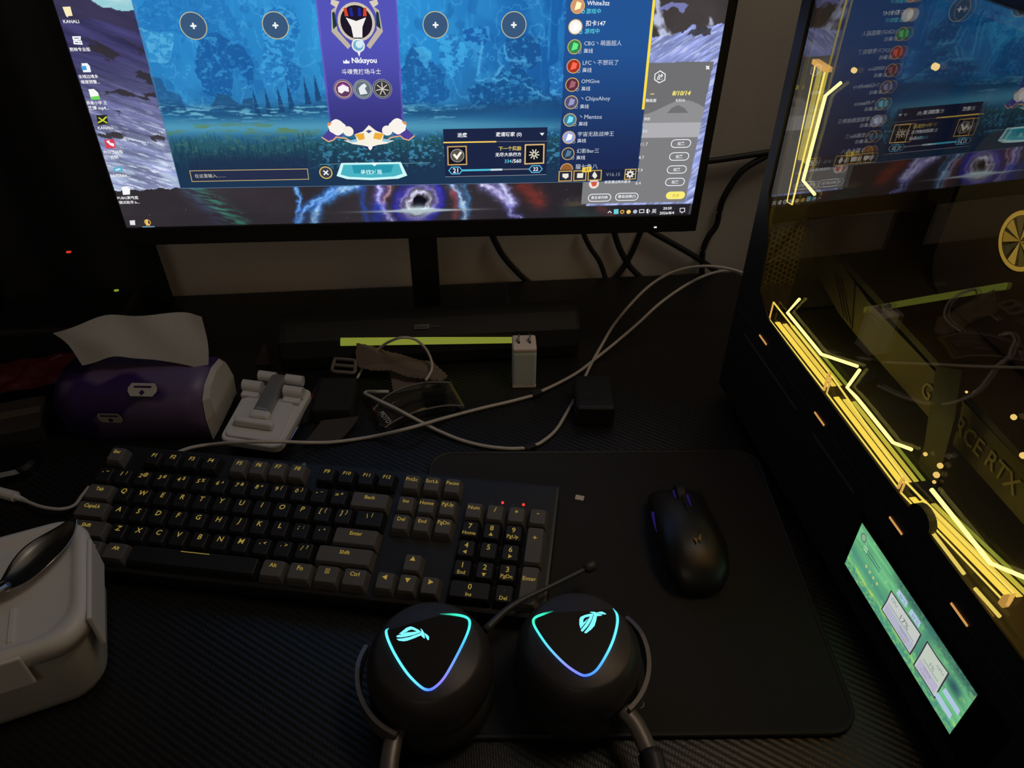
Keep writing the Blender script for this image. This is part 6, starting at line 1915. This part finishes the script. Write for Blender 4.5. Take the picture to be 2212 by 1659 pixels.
cable('charging_cable', [(-0.2791,0.5793,0.03),(-0.2744,0.5906,0.024),(-0.2694,0.599,0.019),(-0.2576,0.6068,0.014),(-0.2192,0.592,0.0285),(-0.1826,0.5907,0.0275),(-0.1597,0.6064,0.01),(-0.1324,0.6113,0.004),(-0.0942,0.6172,0.003),(-0.0537,0.6107,0.0175),(-0.0151,0.6402,0.004),(0.0263,0.6545,0.003),(0.0581,0.6631,0.003),(0.0852,0.6716,0.003)], 0.0019, M_CABLEW, 'long white cable running past the phone stand to the keyboard')
cable('charging_cable', [(0.0955,0.6783,0.003),(0.12,0.6934,0.003),(0.1447,0.7117,0.003),(0.1712,0.7368,0.004),(0.1981,0.76,0.008),(0.2327,0.7893,0.016),(0.2585,0.8051,0.03),(0.2827,0.8137,0.044),(0.3063,0.8189,0.056),(0.3283,0.8183,0.066),(0.349,0.8119,0.072),(0.3672,0.8059,0.066),(0.3869,0.7931,0.058),(0.4103,0.7716,0.05),(0.4411,0.7439,0.046)], 0.0019, M_CABLEW, 'lower of the two pale cables arching up behind the computer')
cable('charging_cable', [(0.077,0.5888,0.003),(0.0865,0.5938,0.003),(0.1035,0.6107,0.003),(0.1204,0.6401,0.003),(0.1389,0.6754,0.003),(0.16,0.721,0.004),(0.1802,0.7566,0.008),(0.2003,0.7887,0.014),(0.2251,0.8142,0.026),(0.2502,0.8277,0.044),(0.2724,0.8287,0.06),(0.2929,0.8223,0.072),(0.3125,0.8124,0.08),(0.3329,0.8038,0.082),(0.3535,0.7942,0.08),(0.3798,0.7813,0.072),(0.4052,0.7655,0.062),(0.4364,0.7391,0.056)], 0.0019, M_CABLEW, 'upper of the two pale cables arching up behind the computer')
cable('charging_cable', [(0.0699,0.5859,0.003),(0.0515,0.5867,0.003),(0.0276,0.5923,0.003),(0.0037,0.603,0.003),(-0.0204,0.6186,0.004),(-0.04,0.6314,0.0075),(-0.0542,0.6344,0.0165),(-0.0695,0.6481,0.0165),(-0.085,0.6605,0.0165),(-0.0974,0.6759,0.012),(-0.1036,0.6855,0.008),(-0.101,0.6911,0.006),(-0.0883,0.677,0.0165),(-0.0755,0.6759,0.0165)], 0.0019, M_CABLEW, 'white cable bent back sharply over the clear blister pack')
cable('charging_cable', [(-0.1151,0.7189,0.004),(-0.1096,0.7311,0.008),(-0.0991,0.7377,0.018),(-0.0838,0.7364,0.036),(-0.0689,0.7282,0.05),(-0.0568,0.7232,0.056),(-0.0437,0.7261,0.05),(-0.033,0.7266,0.036),(-0.0274,0.719,0.024),(-0.0278,0.7066,0.02),(-0.0344,0.6926,0.0165)], 0.0016, M_CABLEW, 'thin pale cable looping in an arch above the cloth')
for nm, pts, lab in (('cable_clip', (0.0904,0.6753,0.003), 'small black clip joining the long white cable'), ('cable_clip', (0.0734,0.587,0.003), 'small black clip where the white cable bends by the pad')):
    o = obj(nm, xf(box(-0.006, 0.006, -0.004, 0.004, -0.003, 0.003, 0.001), pts, rotz(25)), M_RUBBER)
    tag(o, lab, 'clip')
WY = 0.936
for k, (pts, lab) in enumerate((([(0.0578,0.936,0.075),(0.0602,0.936,0.0645),(0.072,0.936,0.0393),(0.0881,0.936,0.0168),(0.1079,0.936,-0.005),(0.128,0.936,-0.0166)], 'dark cable hanging just right of the monitor neck'),
                                ([(0.1809,0.936,0.0767),(0.1842,0.936,0.0641),(0.1939,0.936,0.0446),(0.2085,0.936,0.0223),(0.2175,0.936,-0.0005),(0.2227,0.936,-0.0152)], 'thin dark cable curving down to the crossing on the wall'),
                                ([(0.2243,0.936,0.075),(0.2265,0.936,0.0637),(0.2365,0.936,0.0392),(0.2522,0.936,0.0128),(0.271,0.936,-0.0069),(0.2836,0.936,-0.0167)], 'dark cable slanting right across another behind the monitor'),
                                ([(0.2654,0.936,0.0733),(0.2614,0.936,0.063),(0.2533,0.936,0.0348),(0.2426,0.936,0.0096),(0.2267,0.936,-0.0146)], 'dark cable slanting left across another behind the monitor'),
                                ([(0.2688,0.936,0.0717),(0.2828,0.936,0.0621),(0.3147,0.936,0.0429),(0.3551,0.936,0.017),(0.3918,0.936,-0.0112)], 'dark cable running diagonally down toward the computer'),
                                ([(0.5372,0.936,0.1965),(0.4781,0.936,0.1861),(0.4367,0.936,0.1782),(0.4145,0.936,0.1665),(0.3873,0.936,0.1472),(0.3702,0.936,0.11),(0.3677,0.936,0.0726),(0.3591,0.936,0.0539),(0.355,0.936,0.0303),(0.3606,0.936,-0.0127)], 'dark cable dropping down the wall right of the monitor'),
                                ([(0.5651,0.936,0.1866),(0.5039,0.936,0.1823),(0.4374,0.936,0.1751),(0.3952,0.936,0.1702),(0.3409,0.936,0.1639),(0.292,0.936,0.163)], 'dark cable running level from the monitor to the computer'))):
    cable('wall_cable', pts, 0.0042 if k != 1 else 0.0034, M_RUBBER, lab)
cable('usb_cable', [(-0.4272,0.5543,0.006),(-0.4148,0.5465,0.008),(-0.3976,0.5366,0.01),(-0.3791,0.5321,0.01),(-0.3704,0.5398,0.006),(-0.3689,0.5536,0.004),(-0.3667,0.5669,0.003)], 0.0017, M_CABLEW, 'short white cable passing behind the lunch box')
pg = root('cable_plug', (-0.4421,0.5652,0.001), 'white charging plug lying above the lunch box', 'plug')
V, F = tube([np.array(p) for p in [(-0.4522,0.565,0.006),(-0.4306,0.5564,0.006)]], 0.0052, 12)
obj('shell', (V, F), M_WHITE, pg)
V, F = tube([np.array(p) for p in [(-0.4311,0.5564,0.006),(-0.424,0.5528,0.006),(-0.4175,0.5492,0.006)]], [0.0032, 0.0026, 0.0019], 10)
obj('strain_relief', (V, F), M_WHITE, pg)

# ------------------------------------------------------------------ small dark things
ad = root('power_brick', (0.1507,0.6491,0), 'small black power brick behind the mouse pad', 'adapter')
obj('housing', xf(box(-0.021, 0.021, -0.028, 0.030, 0.0, 0.026, 0.004, 3), (0.15,0.6451,0), rotz(-6)), M_BLACK, ad)
obj('rating_label', xf(box(-0.012, 0.012, -0.012, 0.014, 0.0258, 0.0263), (0.15,0.6451,0), rotz(-6)), M_MATTE, ad)
tg = obj('paper_tag', xf(box(-0.0042, 0.0042, -0.0030, 0.0030, 0.0042, 0.0047), np.array((0.1136,0.5099,0.004)) * np.array([1, 1, 0]), rotz(-20)), pmat('tag_white', (0.75, 0.66, 0.56), 0.7))
tag(tg, 'tiny white paper tag on the mouse pad beside the keyboard', 'tag')
pz = obj('glossy_case', xf(prism(rrect(0.080, 0.046, 0.018, 6), 0.0, 0.014, 0.004), (-0.468, 0.600, 0.0), rotz(14)), M_GLOSS)
tag(pz, 'black glossy rounded case at the left edge above the lunch box', 'case')
# snack packets left of the tissue pack
pk1 = obj('snack_packet', xf(drape([(-0.05, -0.03), (0.05, -0.03), (0.05, 0.03), (-0.05, 0.03)], 0.020, 0.012, 3), (-0.485, 0.735, 0.0), rotz(12)), pmat('dull_red_foil', (0.060, 0.004, 0.006), 0.45, noise=0.2))
tag(pk1, 'crumpled red snack packet left of the tissue pack', 'packet')
pk2 = obj('paper_strip', xf(drape([(-0.012, -0.07), (0.012, -0.07), (0.012, 0.07), (-0.012, 0.07)], 0.001, 0.010, 5), (-0.560, 0.715, 0.0), rotz(-35)), pmat('tan_paper', (0.20, 0.14, 0.07), 0.8, noise=0.2))
tag(pk2, 'tan paper strip at the far left behind the keyboard', 'paper')
cb = root('dark_carton', (-0.475, 0.665, 0.0), 'small dark printed carton in front of the red packet', 'carton')
obj('carton_body', xf(box(-0.032, 0.032, -0.030, 0.026, 0.0, 0.020, 0.001), (-0.475, 0.665, 0.0), rotz(14)), pmat('dark_print_card', (0.030, 0.024, 0.020), 0.6, noise=0.4, nscale=60), cb)
obj('carton_flap', xf(box(-0.030, 0.030, -0.006, 0.006, 0.0202, 0.0212), (-0.475, 0.665, 0.0), rotz(14)), pmat('brown_print_card', (0.075, 0.055, 0.040), 0.6), cb)
# dark devices at the left
rt = root('router', (-0.47, 0.835, 0.0), 'black box with a tiny green light behind the tissue pack', 'router')
obj('housing', xf(box(-0.075, 0.075, -0.045, 0.045, 0.0, 0.045, 0.006, 3), (-0.47, 0.835, 0.0), rotz(0)), M_BLACK, rt)
g_ = np.array((-0.3805,0.7895,0.0936))
obj('status_light', xf(box(-0.0022, 0.0022, -0.0006, 0.0020, -0.0007, 0.0007), g_), em((150, 176, 50), 0.7), rt)
sk = root('power_strip', (-0.66, 0.865, 0.0), 'dark upright power strip with a tiny red light at the far left', 'power strip')
obj('housing', box(-0.74, -0.575, 0.845, 0.885, 0.0, 0.10, 0.004), M_BLACK, sk)
g_ = np.array((-0.4445,0.8445,0.1157))
obj('switch_light', xf(box(-0.0024, 0.0024, -0.0006, 0.0020, -0.0008, 0.0008), g_), em((220, 60, 40), 0.9), sk)
cu_ = []
nx_, nz_ = 60, 2
V, F = [], []
for side in (0, 1):
    for i in range(nx_ + 1):
        x_ = -0.372 - i * 0.0155
        y_ = 0.905 + 0.014 * math.sin(i * 0.9) + 0.004 * math.sin(i * 2.3 + 1)
        for z_ in (0.001, 0.12, 1.6):
            V.append((x_ + 0.02 * (0.12 - z_) * (i < 2), y_ + 0.003 * side, z_))
N1 = (nx_ + 1) * 3
for side in (0, 1):
    for i in range(nx_):
        for k in (0, 1):
            a = side * N1 + i * 3 + k
            F.append((a, a + 3, a + 4, a + 1))
ctn = obj('curtain', (V, F), pmat('dark_curtain', (0.020, 0.021, 0.024), 0.95, noise=0.3, nscale=800, bump=0.3), smooth=True)
tag(ctn, 'dark pleated curtain hanging at the left behind the monitor', 'curtain')
tc_ = obj('paper_cone', ([list(p) for p in [(-0.2437,0.76,-0.0068),(-0.2183,0.76,-0.0084)]] + [list((-0.2231,0.765,0.0307))] + [list((-0.2421,0.8,-0.0299))], [(0, 1, 2), (0, 2, 3), (1, 3, 2), (0, 3, 1)]), pmat('dim_paper', (0.06, 0.045, 0.045), 0.8, noise=0.2))
tag(tc_, 'small folded dark paper tent behind the phone stand', 'paper')
